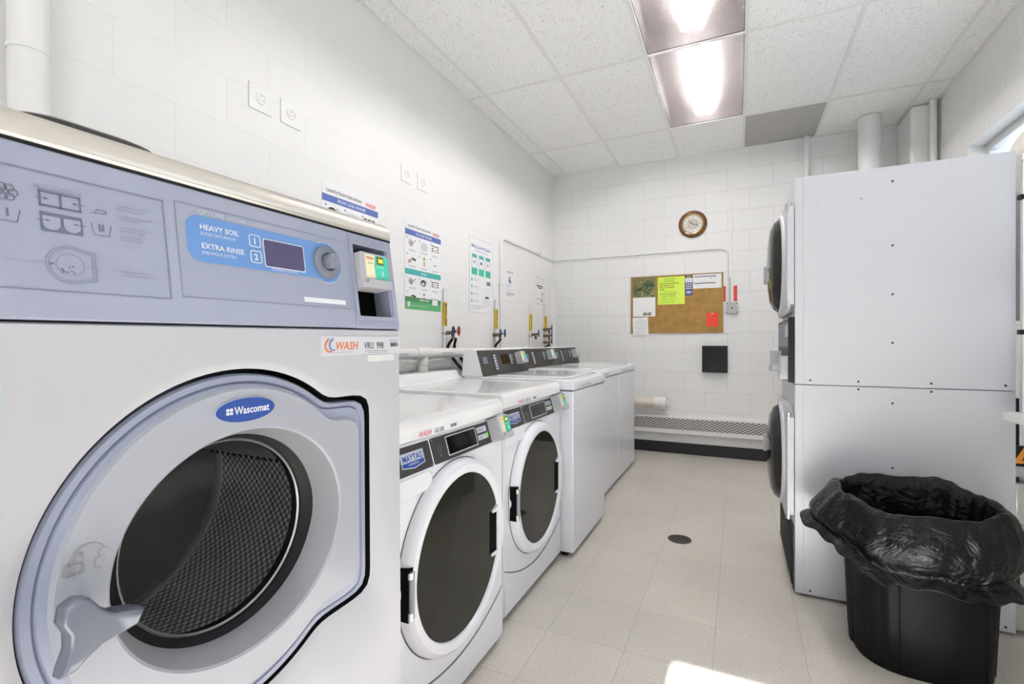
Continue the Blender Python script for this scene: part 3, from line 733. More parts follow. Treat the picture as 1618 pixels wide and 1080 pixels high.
    m.poly(T, rrect(.079, .046, .004, 4, .0775, .1105), white_i, .0014); m.poly(T, rrect(.0755, .0425, .003, 4, .0775, .1105), lcd, .0018)
    m.rect(T, .108, .203, .037, .0455, white_i, .0012)
    m.build('options_panel', c, smooth=False)
    m = MB(); kc = (.166, .112)
    m.lathe(T, [(.0305, .001), (.0295, .006), (.0165, .007), (.0165, .009)], mat('knob_ring', (.22, .235, .28), .25, metal=.3, noise=.02), 40, *kc)
    m.lathe(T, [(.0135, .006), (.0132, .021), (.0120, .0235), (.0005, .024)], mat('knob_grey', (.20, .22, .27), .3, noise=.02), 40, *kc)
    for k in range(14):
        a = 2 * PI * k / 14; m.fbox(Fr(T.p(kc[0] + .0133 * math.cos(a), kc[1] + .0133 * math.sin(a)), (T.v * math.cos(a) - T.u * math.sin(a)), T.n, None), -.0009, .0009, .008, .018, -.0006, .0009, lavd)
    m.build('knob', c)
    # card reader in the pocket
    rd = reader(c, T, .2805, .108, .084, .072, .036, base=-.020)
    # stickers on the cabinet
    S = MB(); f0 = .0006
    S.fbox(F, .137, .356, 1.123, 1.158, 0, f0, film)
    e = f0 + .0004
    S.tube(arc(F.p(.158, 1.141, e), .011, PI * .6, PI * 1.6, F.u, F.v, 10), .0016, orange, 6); S.tube(arc(F.p(.166, 1.142, e), .009, PI * .6, PI * 1.6, F.u, F.v, 10), .0012, navy, 6)
    S.text(F, 'WASH', .021, orange, .170, 1.1335, e, bold=.015, sx=.95, shear=.2); S.text(F, 'VRU  998', .0185, ink, .245, 1.134, e, bold=.008, sx=.78)
    rand_bars(S, F, .324, .348, 1.137, 1.145, ink, e)
    S.text(F, 'WESTER', .005, navy, .150, 1.151, e)
    S.text(F, 'LAUNDRY ROOM SERVICES', .004, grey, .166, 1.1275, e); S.text(F, 'For service or refunds call or visit us online', .0036, ink, .248, 1.1285, e)
    S.lines(F, .255, .345, 1.126, grey, e, .001); S.lines(F, .322, .352, 1.151, grey, e, .0008, 2, .003)
    S.build('asset_sticker', R, smooth=False)
    S = MB(); S.fbox(F, .255, .335, 1.108, 1.121, 0, f0, mat('worn_sticker', (.62, .62, .61), .6, noise=.12, nscale=60)); S.build('worn_sticker', R, smooth=False)
    S = MB(); S.fbox(F, -.345, -.267, 1.076, 1.156, 0, f0, mat('pale_blue_sticker', (.42, .49, .54), .4, noise=.02)); S.rect(F, -.343, -.269, 1.078, 1.154, film, f0 + .0003)
    S.text(F, 'WASH', .012, red, -.310, 1.139, e + .0003, bold=.01, shear=.2); S.rect(F, -.343, -.272, 1.083, 1.091, grey, e + .0003); S.lines(F, -.34, -.28, 1.13, lgrey, e + .0003, .001, 5, .006)
    S.build('notice_sticker', R, smooth=False)
    return R

def reader(parent, F, a, b, w_, h_, d, base=0.):
    """card reader: grey box, cream and green face, small lit display"""
    m = MB(); m.prism(F, rrect(w_, h_, .006, 3, a, b), base, base + d, rgrey)
    m.prism(F, [(a - w_ * .5, b - h_ * .5), (a + w_ * .5, b - h_ * .5), (a + w_ * .5, b - h_ * .24), (a - w_ * .28, b - h_ * .24), (a - w_ * .34, b - h_ * .36), (a - w_ * .5, b - h_ * .36)], base + d * .9, base + d * 1.12, rgrey)
    o = m.build('card_reader', parent, bevel=.0015)
    m = MB(); c0 = base + d + .0004
    m.rect(F, a - w_ * .34, a + w_ * .46, b - h_ * .22, b + h_ * .45, cream, c0)
    m.poly(F, [(a - w_ * .02, b - h_ * .22), (a + w_ * .46, b - h_ * .22), (a + w_ * .46, b + h_ * .45), (a + w_ * .02, b + h_ * .45), (a - w_ * .03, b + h_ * .15)], mint, c0 + .0003)
    m.rect(F, a + w_ * .06, a + w_ * .30, b + h_ * .20, b + h_ * .42, ledbg, c0 + .0006)
    m.text(F, '300', h_ * .17, amber, a + w_ * .10, b + h_ * .25, c0 + .0009, bold=.01, sx=.8)
    m.text(F, 'WASH', h_ * .11, orange, a - w_ * .30, b + h_ * .31, c0 + .0006, bold=.02, sx=.9)
    for k in range(2): m.poly(F, ell(h_ * .02, h_ * .02, 8, a - w_ * .22 + k * w_ * .1, b + h_ * .2), ink, c0 + .0006)
    m.text(F, 'PAY HERE', h_ * .07, white_i, a + w_ * .04, b + h_ * .10, c0 + .0006)
    for rr in (.05, .08, .11):
        m.tube(arc(F.p(a + w_ * .18, b - h_ * .06, c0 + .0006), h_ * rr, -PI * .35, PI * .35, F.u, F.v, 6), h_ * .008, white_i, 5)
    m.build('reader_label', o, smooth=False)
    return o
wasco()

# ---------------------------------------------------------------- two smaller front loaders
def small_front(loc, label, serial):
    R = empty('front_load_washer', loc, PI / 2, label, 'washing machine', 'small front load washers')
    F = Fr((0, 0, 0)); HW = .343
    Fx = Fr((-HW, 0, 0), (0, 1, 0), (0, 0, 1), (1, 0, 0))
    m = MB(); m.prism(Fx, [(.0, .022), (.0, .772), (.030, .872), (.69, .872), (.69, .022)], 0, 2 * HW, white); m.build('cabinet', R, bevel=.006, seg=3)
    for x in (-.30, .30):
        for y in (.05, .63): m = MB(); m.cyl((x, y, 0 if loc[2] == 0 else -loc[2]), (x, y, .024), .018, black, 12); m.build('foot', R)
    m = MB(); m.prism(Fx, [(.022, .872), (-.002, .877), (-.002, .914), (.003, .926), (.014, .934), (.030, .936), (.60, .936), (.625, .955), (.640, .985), (.70, .988), (.70, .872)], -.001, 2 * HW + .001, whitet); m.build('top_panel', R, bevel=.006, seg=3)
    # lower panel with curved upper seam
    m = MB(); N = 20; up = [(-HW + .006 + (2 * HW - .012) * i / N, .125 + .085 * ((i / N - .5) * 2) ** 2) for i in range(N + 1)]
    m.prism(F, [(-HW + .006, .03), (HW - .006, .03)] + list(reversed(up)), -.002, .0045, white); m.build('kick_panel', R, bevel=.002)
    m = MB(); m.tube([F.p(a, z + .003, .0) for a, z in up], .0018, charc, 6); m.build('panel_seam', R)
    # control panels leaning back
    T = Fr((0, 0, .772), (1, 0, 0), (0, .030, .10), None)
    m = MB(); m.prism(T, rrect(.196, .092, .012, 4, -.215, .050), -.002, .003, white); m.prism(T, rrect(.182, .079, .004, 3, -.215, .050), .003, .0045, charc)
    for dx in (-.084, .084):
        for dz in (-.033, .033): m.poly(T, ell(.003, .003, 10, -.215 + dx, .050 + dz), chrome, .0049)
    lp = m.build('badge_panel', R, bevel=.0008)
    m = MB(); a0 = -.215
    m.poly(T, [(a0 - .054, .032), (a0, .024), (a0 + .054, .032), (a0 + .054, .072), (a0 - .054, .072)], pale_i, .0052); m.poly(T, [(a0 - .051, .034), (a0, .027), (a0 + .051, .034), (a0 + .051, .069), (a0 - .051, .069)], blued, .0055)
    m.rect(T, a0 - .051, a0 + .051, .045, .069, pale_i, .0057)
    m.text(T, 'MAYTAG', .025, blued, a0, .0475, .0060, bold=.02, sx=.92, align='CENTER'); m.text(T, 'COMMERCIAL', .0085, white_i, a0, .035, .0060, sx=.9, align='CENTER')
    m.build('badge', lp, smooth=False)
    m = MB(); m.prism(T, rrect(.385, .079, .004, 3, .079, .050), -.001, .004, charc)
    for dx in (-.186, .186):
        for dz in (-.033, .033): m.poly(T, ell(.0035, .0035, 10, .079 + dx, .050 + dz), chrome, .0044)
    m.frame(T, rrect(.190, .062, .003, 3, .060, .052), rrect(.184, .056, .002, 3, .060, .052), .004, .0055, lgrey)
    m.poly(T, rrect(.184, .056, .002, 3, .060, .052), blackg, .0046)
    m.rect(T, .165, .236, .058, .078, pale_i, .0046); m.rect(T, .165, .226, .033, .050, pale_i, .0046); m.poly(T, ell(.009, .010, 16, .232, .043), ltgreen, .0050)
    m.text(T, 'SUPERIOR', .009, ink, .170, .064, .0050); m.text(T, 'ENERGY', .009, ink, .170, .038, .0050)
    m.frame(T, rrect(.016, .014, .003, 3, -.078, .050), rrect(.014, .012, .002, 3, -.078, .050), .0042, .0048, grey); m.text(T, 'Push', .008, grey, -.084, .030, .0046)
    m.build('control_panel', R, bevel=.0006)
    reader(R, T, .298, .052, .088, .088, .052)
    # soap drawer lip
    m = MB(); m.loft([[F.p(a, z, .001) for a, z in rrect(.20, .060, .028, 6, -.232, .748)], [F.p(a, z, .007) for a, z in rrect(.188, .050, .024, 6, -.236, .750)], [F.p(a, z, .008) for a, z in rrect(.16, .03, .014, 6, -.24, .752)]], white, True, False, True); m.build('soap_drawer', R, ang=25)
    # door
    cz = .478; n = 72
    m = MB(); m.lathe(F, [(.2980, .001), (.2975, .012), (.290, .028), (.280, .036), (.264, .037), (.2545, .033), (.2515, .026)], white, n, 0, cz)
    dr = m.build('door', R)
    m = MB(); m.lathe(F, [(.3010, .0012), (.2980, .0012)], charc, n, 0, cz); m.build('door_gap', R)
    m = MB()
    pts = []
    for i in range(n):
        a = 2 * PI * i / n; x = .252 * math.cos(a); z = .252 * math.sin(a)
        if x > .192 and -.085 < z < .068: x = .192
        pts.append((x, cz + .003 + z))
    m.prism(F, pts, .018, .0275, dglass); m.build('glass', dr, bevel=.001, smooth=False)
    m = MB(); m.box(.184, .236, -.0288, -.004, cz - .080, cz + .070, void)  # solid black block drawn as the shade of the grip recess
    m.prism(F, [(.196, cz - .090), (.254, cz - .090), (.254, cz + .055), (.244, cz + .088), (.232, cz + .078), (.200, cz + .070), (.200, cz + .064), (.236, cz + .062), (.236, cz - .080), (.196, cz - .080)], .018, .034, white)
    m.build('handle', dr, bevel=.001)
    m = MB(); m.box(-.297, -.270, -.0350, -.006, cz - .07, cz + .07, void); m.build('hinge_slot', dr)  # solid black box painted as the slot's inner shade
    m = MB(); m.cyl((-.282, -.036, cz - .060), (-.282, -.036, cz + .060), .0095, grey, 14); m.cyl((-.286, -.034, cz - .066), (-.286, -.034, cz - .045), .0105, galv, 14); m.cyl((-.286, -.034, cz + .045), (-.286, -.034, cz + .062), .0105, galv, 14)
    m.build('hinge', dr)
    # sticker on the top band
    B = Fr((0, -.0025, .8785)); m = MB()
    B = Fr((0, -.0026, .877)); m.rect(B, -.235, .02, .001, .023, white, .0003)
    m.text(B, 'WASH', .022, red, -.205, .004, .0006, bold=.012, sx=1.0, shear=.2); m.text(B, serial, .019, ink, -.125, .005, .0006, bold=.006, sx=.8)
    rand_bars(m, B, -.035, .0, .008, .018, ink, .0006); m.lines(B, -.12, -.01, .003, grey, .0006, .0008)
    m.build('asset_sticker', R, smooth=False)
    return R
small_front((-.826, 1.341, 0), 'small white front load washer touching the large washer, badge partly hidden', 'IGB 308')
small_front((-.860, 2.108, .007), 'small white front load washer second along the row, next to the top loaders', 'IGB 319')

# ---------------------------------------------------------------- three top loaders
def top_loader(loc, label):
    R = empty('top_load_washer', loc, PI / 2, label, 'washing machine', 'top load washers')
    F = Fr((0, 0, 0)); HW = .3375
    Fx = Fr((-HW, 0, 0), (0, 1, 0), (0, 0, 1), (1, 0, 0))
    m = MB(); m.box(-HW + .002, HW - .002, 0, .66, .028, .893, white); m.build('cabinet', R, bevel=.008, seg=3)
    m = MB(); m.box(-HW + .004, HW - .004, .006, .655, .892, .899, charc); m.build('top_gap', R)
    for x in (-.29, .29):
        for y in (.06, .6): m = MB(); m.cyl((x, y, 0), (x, y, .03), .02, black, 12); m.build('foot', R)
    m = MB(); m.prism(Fx, [(-.004, .897), (-.004, .930), (.004, .946), (.020, .953), (.67, .955), (.67, .897)], 0, 2 * HW, white); m.build('top_deck', R, bevel=.006, seg=3)
    m = MB(); m.box(-.285, .285, .055, .48, .953, .965, whitet); m.build('lid', R, bevel=.006, seg=3)
    m = MB(); m.box(-.292, .292, .048, .487, .9535, .9558, lgrey); m.build('lid_gap', R)
    # console
    m = MB(); m.prism(Fx, [(.544, .953), (.590, 1.106), (.600, 1.112), (.676, 1.112), (.690, .953)], 0, 2 * HW, whitet); c = m.build('console', R, bevel=.004)
    T = Fr((0, .544, .953), (1, 0, 0), (0, .046, .153), None)
    m = MB(); m.prism(T, rrect(2 * HW - .002, .157, .003, 2, 0, .081), .0, .003, charc); m.build('console_face', c)
    m = MB()
    for dx in (-.325, .325):
        for dz in (.03, .12): m.poly(T, ell(.003, .003, 8, dx, dz), chrome, .0035)
    m.rect(T, -.290, -.235, .080, .115, lgrey, .0035); m.rect(T, -.287, -.238, .083, .112, blued, .0038); m.text(T, 'MAYTAG', .012, pale_i, -.2625, .096, .0041, bold=.01, align='CENTER', sx=.85); m.lines(T, -.283, -.242, .088, pale_i, .0041, .002)
    m.frame(T, rrect(.36, .125, .004, 3, .012, .078), rrect(.352, .117, .003, 3, .012, .078), .003, .0042, ink)
    m.poly(T, rrect(.115, .066, .003, 3, .010, .098), blackg, .0036)
    for k in range(6):
        m.rect(T, -.150, -.118, .118 - k * .0165, .129 - k * .0165, pale_i, .0036)
    for k in range(5): m.rect(T, .085, .108, .118 - k * .0135, .127 - k * .0135, lgrey, .0036)
    for k in range(2): m.rect(T, .120, .132, .112 - k * .022, .122 - k * .022, lgrey, .0036)
    m.build('control_panel', c, smooth=False)
    reader(c, T, .212, .095, .085, .082, .048)
    m = MB(); m.box(.155, .185, .56, .585, .995, 1.005, black); m.build('reader_bracket', c)
    B = Fr((0, -.0045, .898)); m = MB(); m.rect(B, -.225, .01, .004, .029, white, .0002)
    m.text(B, 'WASH', .02, red, -.195, .008, .0005, bold=.012, shear=.2); m.text(B, 'HGE 41', .018, ink, -.12, .009, .0005, bold=.004, sx=.8); rand_bars(m, B, -.05, -.02, .010, .022, ink, .0005)
    m.build('asset_sticker', R, smooth=False)
    for dx in (-.255, .26): m = MB(); m.cyl((dx, -.002, .913), (dx, -.0058, .913), .0035, grey, 10); m.build('screw', R)
    return R
tl = top_loader((-.792, 2.808, 0), 'white top load washer nearest the front loaders, standing slightly forward')
copy_tree(tl, (-.892, 3.665, 0), 'white top load washer in the middle of the three top loaders')
copy_tree(tl, (-.892, 4.350, 0), 'white top load washer at the far end of the row by the back wall')

# ---------------------------------------------------------------- stacked dryer
def dryer():
    R = empty('stacked_dryer', (.238, 2.90, 0), -PI / 2, 'tall white stacked double dryer seen from its blank side panel', 'dryer')
    F = Fr((0, 0, 0)); HW = .349
    for z0, z1, nm in ((.012, .961, 'lower_cabinet'), (.963, 1.905, 'upper_cabinet')):
        m = MB(); m.box(-HW, HW, .0, .745, z0, z1, dryw); o = m.build(nm, R, bevel=.003)
        m = MB(); m.box(HW, HW + .002, .034, .750, z0 + .001, z1 - .001, dryw); s_ = m.build('side_panel', R, bevel=.0008)
        m = MB()
        for y, z in [(.06, z0 + .02), (.72, z0 + .02), (.24, z0 + .02 if z0 > .5 else z1 - .012), (.49, z0 + .02 if z0 > .5 else z1 - .012)] + [(.36, z0 + (z1 - z0) * q) for q in (.2, .42, .64, .93)]:
            m = MB(); m.cyl((HW + .0015, y, z), (HW + .0034, y, z), .0048, iron, 10); m.build('screw', s_)
        m = MB()
        if z0 > .5:
            for (y, z, w_, h_) in ((.245, 1.775, .012, .007), (.085, 1.765, .008, .004), (.075, 1.61, .008, .02)): m.add([Vector((HW + .0023, y, z)), Vector((HW + .0023, y + w_, z)), Vector((HW + .0023, y + w_ * .9, z + h_)), Vector((HW + .0023, y + .001, z + h_))], [(0, 1, 2, 3)], lgrey if z < 1.7 else grey)
        else:
            for k in range(12):
                y = random.uniform(.05, .7); z = random.uniform(.16, .22); m.add([Vector((HW + .0023, y, z)), Vector((HW + .0023, y + random.uniform(.004, .02), z)), Vector((HW + .0023, y + .006, z + .002))], [(0, 1, 2)], lgrey)
        sm = m.build('scuff_marks', s_, smooth=False); sm['kind'] = 'stuff'
    for cz, nm in ((.585, 'lower'), (1.553, 'upper')):
        n = 64
        m = MB(); m.prism(F, rrect(.60, .53, .10, 8, .02, cz), .0, .030, dryw)
        m.lathe(F, [(.262, .028), (.260, .038), (.250, .045), (.240, .044)], dryw, n, .0, cz)
        d = m.build('door', R, bevel=.003)
        m = MB(); m.lathe(F, [(.246, .040), (.225, .066), (.19, .082), (.12, .092), (.001, .096)], dglass, n, .0, cz); m.build('glass', d)
        m = MB(); m.box(.318, .346, -.030, -.002, cz - .225, cz + .225, dryw); m.cyl((.335, -.024, cz + .205), (.335, -.024, cz + .245), .012, galv, 12).cyl((.335, -.024, cz - .245), (.335, -.024, cz - .205), .012, galv, 12); m.build('hinge', d, bevel=.002)
        m = MB(); m.box(-.285, -.262, -.100, -.030, cz - .06, cz + .04, rgrey); m.build('handle', d, bevel=.004)
    m = MB(); m.box(-.30, .345, -.022, .0, .975, 1.265, charc); m.box(.337, .348, -.026, .0, .970, 1.27, black); c = m.build('control_panel', R, bevel=.002)
    m = MB(); m.box(-.25, .30, -.0245, -.022, 1.13, 1.25, grey); m.box(.20, .32, -.028, -.022, 1.18, 1.235, lgrey); m.build('display', c, bevel=.001)
    F2 = Fr((0, -.022, 0)); reader(R, F2, .285, 1.035, .09, .11, .035); reader(R, F2, -.12, 1.055, .09, .11, .05)
    m = MB(); m.box(-.343, .343, -.006, .0, .02, .30, charc)
    for k in range(14): m.box(-.33, .33, -.012, -.006, .04 + k * .018, .047 + k * .018, black)
    m.build('vent_panel', R, bevel=.001)
    # the open back: frame, motor housing and bracket that stick out behind the side panel
    m = MB(); m.box(-.30, .30, .745, .78, .06, .93, black); m.build('rear_frame', R)
    m = MB(); m.box(.20, .33, .752, .90, .43, .60, galv); m.build('motor_housing', R, bevel=.01)
    m = MB(); m.box(.20, .32, .755, .92, .62, .665, rgrey); m.build('fan_cover', R, bevel=.006)
    m = MB(); m.box(.20, .335, .752, .86, .02, .20, galv); m.build('base_bracket', R, bevel=.004)
    m = MB(); S = Fr((.322, .79, .70), (0, 1, 0), (0, 0, 1), (1, 0, 0)); m.fbox(S, -.04, .10, -.035, .045, -.01, 0, black)
    m.poly(S, [(-.038, -.025), (.045, -.025), (.012, .04), (-.005, .04)], mat('warning_orange', (.75, .30, .02), .5, noise=.02), .0005); m.poly(S, [(-.012, -.012), (.02, -.012), (.004, .024)], ink, .0008)
    m.build('warning_label', R, smooth=False)
dryer()
# loop-frame wire rack on the counter, right edge
def tagged(o, label, cat, group=None): return tag(o, label, cat, group)
R = empty('counter', (1.18, 1.6, 0), 0, 'white wall counter whose pointed corner shows right of the dryer', 'counter')
m = MB(); m.box(-.262, .27, -.6, .862, .858, .891, wplas); m.build('countertop', R, bevel=.002)
for y in (-.5, .76):
    m = MB(); m.box(.05, .269, y, y + .025, .60, .858, wplas); m.build('bracket', R, bevel=.002)
R = empty('wire_rack', (1.06, 2.425, .8915), 0, 'silver round-cornered tube rack with black straps standing on the white counter', 'rack')
rr_ = .05
for k, y in enumerate((0, -.30)):
    path = [Vector((-.098, y, .0)), Vector((-.098, y, .93))] + arc((-.098 + rr_, y, .93), rr_, PI, PI / 2, (1, 0, 0), (0, 0, 1), 6) + [Vector((.22, y, .98))] + arc((.22, y, .93), rr_, PI / 2, 0, (1, 0, 0), (0, 0, 1), 6) + [Vector((.27, y, 0))]
    m = MB(); m.tube(path, .011, chrome, 10); m.build('frame', R)
for z in (.10, .45, .74):
    m = MB()
    for k in range(9): m.cyl((-.095, -.30 + k * .0375, z), (.268, -.30 + k * .0375, z), .003, chrome, 6)
    m.cyl((-.098, 0, z), (-.098, -.30, z), .005, chrome, 6).cyl((.27, 0, z), (.27, -.30, z), .005, chrome, 6); m.build('shelf', R)
for z in (.30, .80):
    m = MB(); m.box(-.113, -.083, -.013, .013, z - .009, z + .009, black); m.build('strap', R, bevel=.002)
m = MB(); m.loft([[Vector((.02 + x * s_, -.15 + y * s_, z)) for x, y in rrect(.20, .22, .03, 4)] for s_, z in ((.86, .004), (1, .20), (1.03, .205))], mat('blue_grey_plastic', (.45, .52, .62), .4, noise=.03), True, True, True)
o = m.build('storage_tub'); o.location = (1.06, 2.425, .9945); tagged(o, 'pale blue tub on the lower shelf of the tube rack', 'tub')
m = MB(); m.loft([[Vector((.03 + x * s_, -.15 + y * s_, z)) for x, y in rrect(.22, .2, .05, 4)] for s_, z in ((.8, .004), (1, .06), (.9, .16), (.4, .20))], black, True, True, True)
o = m.build('cloth_bag'); o.location = (1.06, 2.425, 1.3445); tagged(o, 'black bag on the middle shelf of the tube rack', 'bag')

# exhaust duct elbow above the dryer, in front of the window
path = [Vector((1.17, 2.84, 1.25)), Vector((1.17, 2.84, 1.93))] + arc((1.30, 2.84, 1.93), .13, PI, PI / 2, (1, 0, 0), (0, 0, 1), 8) + [Vector((1.555, 2.84, 2.06))]
m = MB(); m.tube(path, .095, beige, 28); m.tube(arc((1.30, 2.84, 1.93), .13, PI * .72, PI * .76, (1, 0, 0), (0, 0, 1), 1), .0985, beige, 28)
tagged(m.build('exhaust_duct'), 'beige round exhaust elbow behind the dryer against the window', 'duct')

# ---------------------------------------------------------------- trash bin and its bag
def sup(a, rx, ry, e=2.7):
    c, s_ = math.cos(a), math.sin(a)
    return rx * math.copysign(abs(c) ** (2 / e), c), ry * math.copysign(abs(s_) ** (2 / e), s_)
BX, BY = .60, 2.265
N = 96
R = empty('trash_bin', (BX, BY, 0), 0, 'black ribbed plastic trash bin standing in front of the dryer', 'trash bin')
m = MB(); rings = []
for z, s_ in ((.0, .90), (.012, .925), (.15, .955), (.30, .985), (.50, 1.03), (.545, 1.04), (.548, 1.075), (.560, 1.08), (.560, 1.01), (.50, 1.0), (.05, .90), (.02, .85)):
    ring = []
    for i in range(N):
        a = 2 * PI * i / N; x, y = sup(a, .217 * s_, .203 * s_)
        if z < .54 and s_ >= .90 and (i % 16) in (0, 1) and .012 <= z: x *= 1.03; y *= 1.03
        ring.append(Vector((x, y, z)))
    rings.append(ring)
m.loft(rings, blkbin, True, True, True); bd = m.build('body', R, ang=40)
for q in range(12):
    a = 2 * PI * (q + .35) / 12; P_ = []
    for z, s_ in ((.02, .93), (.15, .955), (.30, .985), (.50, 1.03)):
        x, y = sup(a, .217 * s_, .203 * s_); P_.append(Vector((x, y, z)))
    m = MB(); m.tube(P_, .0028, blkbin, 6); m.build('rib', R)
m = MB()
rnd = random.Random(3)
ph = [rnd.uniform(0, 2 * PI) for _ in range(8)]
N = 160; rings = []
spec = [  # z, radial offset, fold amplitude
    (.25, -.030, .006), (.36, -.026, .010), (.46, -.022, .012), (.53, -.014, .010), (.565, -.004, .006), (.580, .010, .005), (.574, .026, .006),
    (.545, .036, .010), (.50, .048, .013), (.455, .055, .014), (.415, .048, .014), (.390, .026, .010), (.380, .024, .008), (.366, .042, .012), (.352, .060, .016), (.345, .062, .016), (.352, .050, .014), (.362, .038, .012),]
for k, (z, off, am) in enumerate(spec):
    ring = []
    for i in range(N):
        a = 2 * PI * i / N; x, y = sup(a, .226, .212)
        d = Vector((x, y)).normalized()
        f = am * (.6 * math.sin(5 * a + ph[0] + k * .35) + .4 * math.sin(11 * a + ph[1] - k * .3) + .22 * math.sin(23 * a + ph[2] + k * .5) + .12 * math.sin(41 * a + ph[3] - k * .6))
        fl = 0
        if k > 6:
            fl = (.018 if k < 8 else .035 if k < 10 else .060 if k < 12 else .075) * math.exp(-((a - PI * 1.0) / .42) ** 2)       # flap billowing out at the left
            fl += .012 * math.exp(-((a - .05) / .5) ** 2)
        o_ = off + f * (.55 if 5 < k < 13 else 1.) + fl
        zz = z + .010 * math.sin(3 * a + ph[4]) + .006 * math.sin(7 * a + ph[5]) + (am * .35) * math.sin(23 * a + ph[6])
        if k > 8: zz += (.055 if k > 11 else .03) * math.exp(-((a - PI * 1.0) / .55) ** 2) - .028 * math.cos(a + .75) * min(1, (k - 8) / 3)
        else: zz += .012 * math.sin(a)
        ring.append(Vector((x + d.x * o_, y + d.y * o_, zz)))
    rings.append(ring)
m.loft(rings, M_BAG, True, True, False)
o = m.build('trash_bag', ang=180, sub=1); o.location = (BX - .005, BY, .012)
tagged(o, 'shiny black plastic bag lining the bin and folded over its rim', 'trash bag')

# ---------------------------------------------------------------- floor drain
R = empty('floor_drain', (-.307, 2.985, 0), 0, 'round dark iron drain grate set in the tiled floor', 'drain')
Z = Fr((0, 0, 0), (1, 0, 0), (0, 1, 0), None)
m = MB(); m.lathe(Z, [(.066, .0005), (.066, .003), (.056, .004), (.056, .0012)], iron, 32); m.build('rim', R)
m = MB(); m.poly(Z, ell(.056, .056, 32), black, .0008)
for k in range(-4, 5):
    x = k * .012; h = math.sqrt(max(0, .055 ** 2 - x * x)); m.box(x - .0035, x + .0035, -h, h, .001, .0038, iron)
m.build('grate', R)
for k, (x, y) in enumerate(((-.43, 4.05), (-.33, 3.98), (-.22, 4.95))):
    pass

# ---------------------------------------------------------------- left wall: pipes
FL = Fr((XL, 0, 0), (0, 1, 0), (0, 0, 1), (1, 0, 0))      # u = along +Y, v = up, n = into the room
R = empty('vertical_pipe', (XL + .052, .688, 0), 0, 'fat white painted pipe running up the left wall behind the big washer', 'pipe')
m = MB(); m.cyl((0, 0, 0), (0, 0, ZC - .001), .046, wpaint, 28); m.build('pipe_body', R)
m = MB(); m.lathe(Fr((0, 0, 0), (1, 0, 0), (0, 1, 0), None), [(.047, 2.0), (.0485, 2.002), (.0485, 2.012), (.047, 2.014)], wpaint, 28); m.build('coupling', R)

R = empty('drain_pipe', (-1.84, 0, 1.090), 0, 'white plastic drain pipe running along the left wall above the washers', 'pipe')
m = MB(); m.tube([(0, .9, .0), (0, 5.18, -.020)], .034, pvc, 28); m.build('main_run', R)
m = MB(); m.tube([(0, 2.50, -.008), (0, 2.67, -.008)], .040, pvc, 28).cyl((0, 2.585, -.01), (0, 2.585, -.065), .034, pvc, 28).cyl((0, 2.585, -.055), (0, 2.585, -.085), .038, pvc, 28); m.build('tee_fitting', R, bevel=.003)
m = MB(); m.cyl((0, 2.585, -.08), (0, 2.585, -1.088), .0335, pvc, 28); m.build('drop_pipe', R)
for y in (3.16, 4.24):
    m = MB(); m.tube([(0, y - .04, -.010), (0, y + .04, -.011)], .0385, pvc, 28); m.build('coupling', R, bevel=.002)
S = Fr((.0345, 0, 0), (0, 1, 0), (0, 0, 1), (1, 0, 0))
m = MB(); m.text(S, 'PVC-DWV  ASTM D2665', .016, navy, 2.24, -.012, .0008, sx=.85); m.text(S, 'PVC-DWV  ASTM D2665', .016, navy, 2.76, -.013, .0008, sx=.85); m.build('pipe_print', R, smooth=False)
R = empty('lower_pipe', (-1.899, 0, 1.006), 0, 'grey-white pipe running low along the left wall under the drain pipe', 'pipe')
m = MB(); m.tube([(0, .9, .0), (0, 5.0, -.014)], .033, wpaint, 24); m.build('main_run', R)
for y in (2.46, 3.00):
    m = MB(); m.tube([(0, y - .03, -.005), (0, y + .03, -.005)], .038, wpaint, 24); m.build('coupling', R, bevel=.003)

def valve(y, z, c1, c2, label, n=1):
    R = empty('water_valve', (XL, y, z), 0, label, 'valve', 'water shut-off valves')
    m = MB(); bm = brass if n != 2 else copper
    for k in range(n):
        dz = -.072 * k
        m.cyl((0, -.0, dz), (.035, 0, dz), .015, bm, 14).cyl((.03, 0, dz), (.075, .004, dz + .004), .013, bm, 14).cyl((.06, 0, dz), (.065, .01, dz - .045), .013, brass, 12).cyl((.06, 0, dz), (.090, .010, dz + .012), .009, bm, 10)
    m.build('valve_body', R)
    for k in range(n):
        dz = -.072 * k
        for (dx, dy, cc, sgn) in (((.094, .012, c1, 1),) if n > 1 or not c2 else ((.098, .030, c1, 1), (.080, -.016, c2, 1))):
            m = MB(); T = Fr((dx, dy, dz + .014), (0, 1, 0), (-.25, 0, 1), None)
            T = Fr((dx, dy, dz + .014), Vector((-.35, 1, 0)), Vector((0, 0, 1)), None)
            for q in range(8):
                a = 2 * PI * q / 8; p0 = T.p(.030 * math.cos(a), .030 * math.sin(a)); a2 = a + 2 * PI / 8; p1 = T.p(.030 * math.cos(a2), .030 * math.sin(a2))
                m.cyl(p0, p1, .0065, cc, 8)
            for q in range(4):
                a = PI * q / 4; m.cyl(T.p(.028 * math.cos(a), .028 * math.sin(a)), T.p(-.028 * math.cos(a), -.028 * math.sin(a)), .0035, cc, 6)
            m.cyl(T.p(0, 0, -.008), T.p(0, 0, .006), .006, bm if cc is c1 else brass, 8); m.build('hand_wheel', R)
    return R
valve(3.005, 1.225, vred, vblue, 'brass valve pair with red wheel on the left wall nearest the big washer')
valve(3.775, 1.222, vblue, vblue, 'copper valve pair with blue wheels below the laundry poster')
valve(4.60, 1.235, vblue, None, 'single brass valve with blue wheel above the middle top loader')
valve(4.985, 1.300, vblue, None, 'cluster of three stacked blue-wheeled valves near the corner', 3)
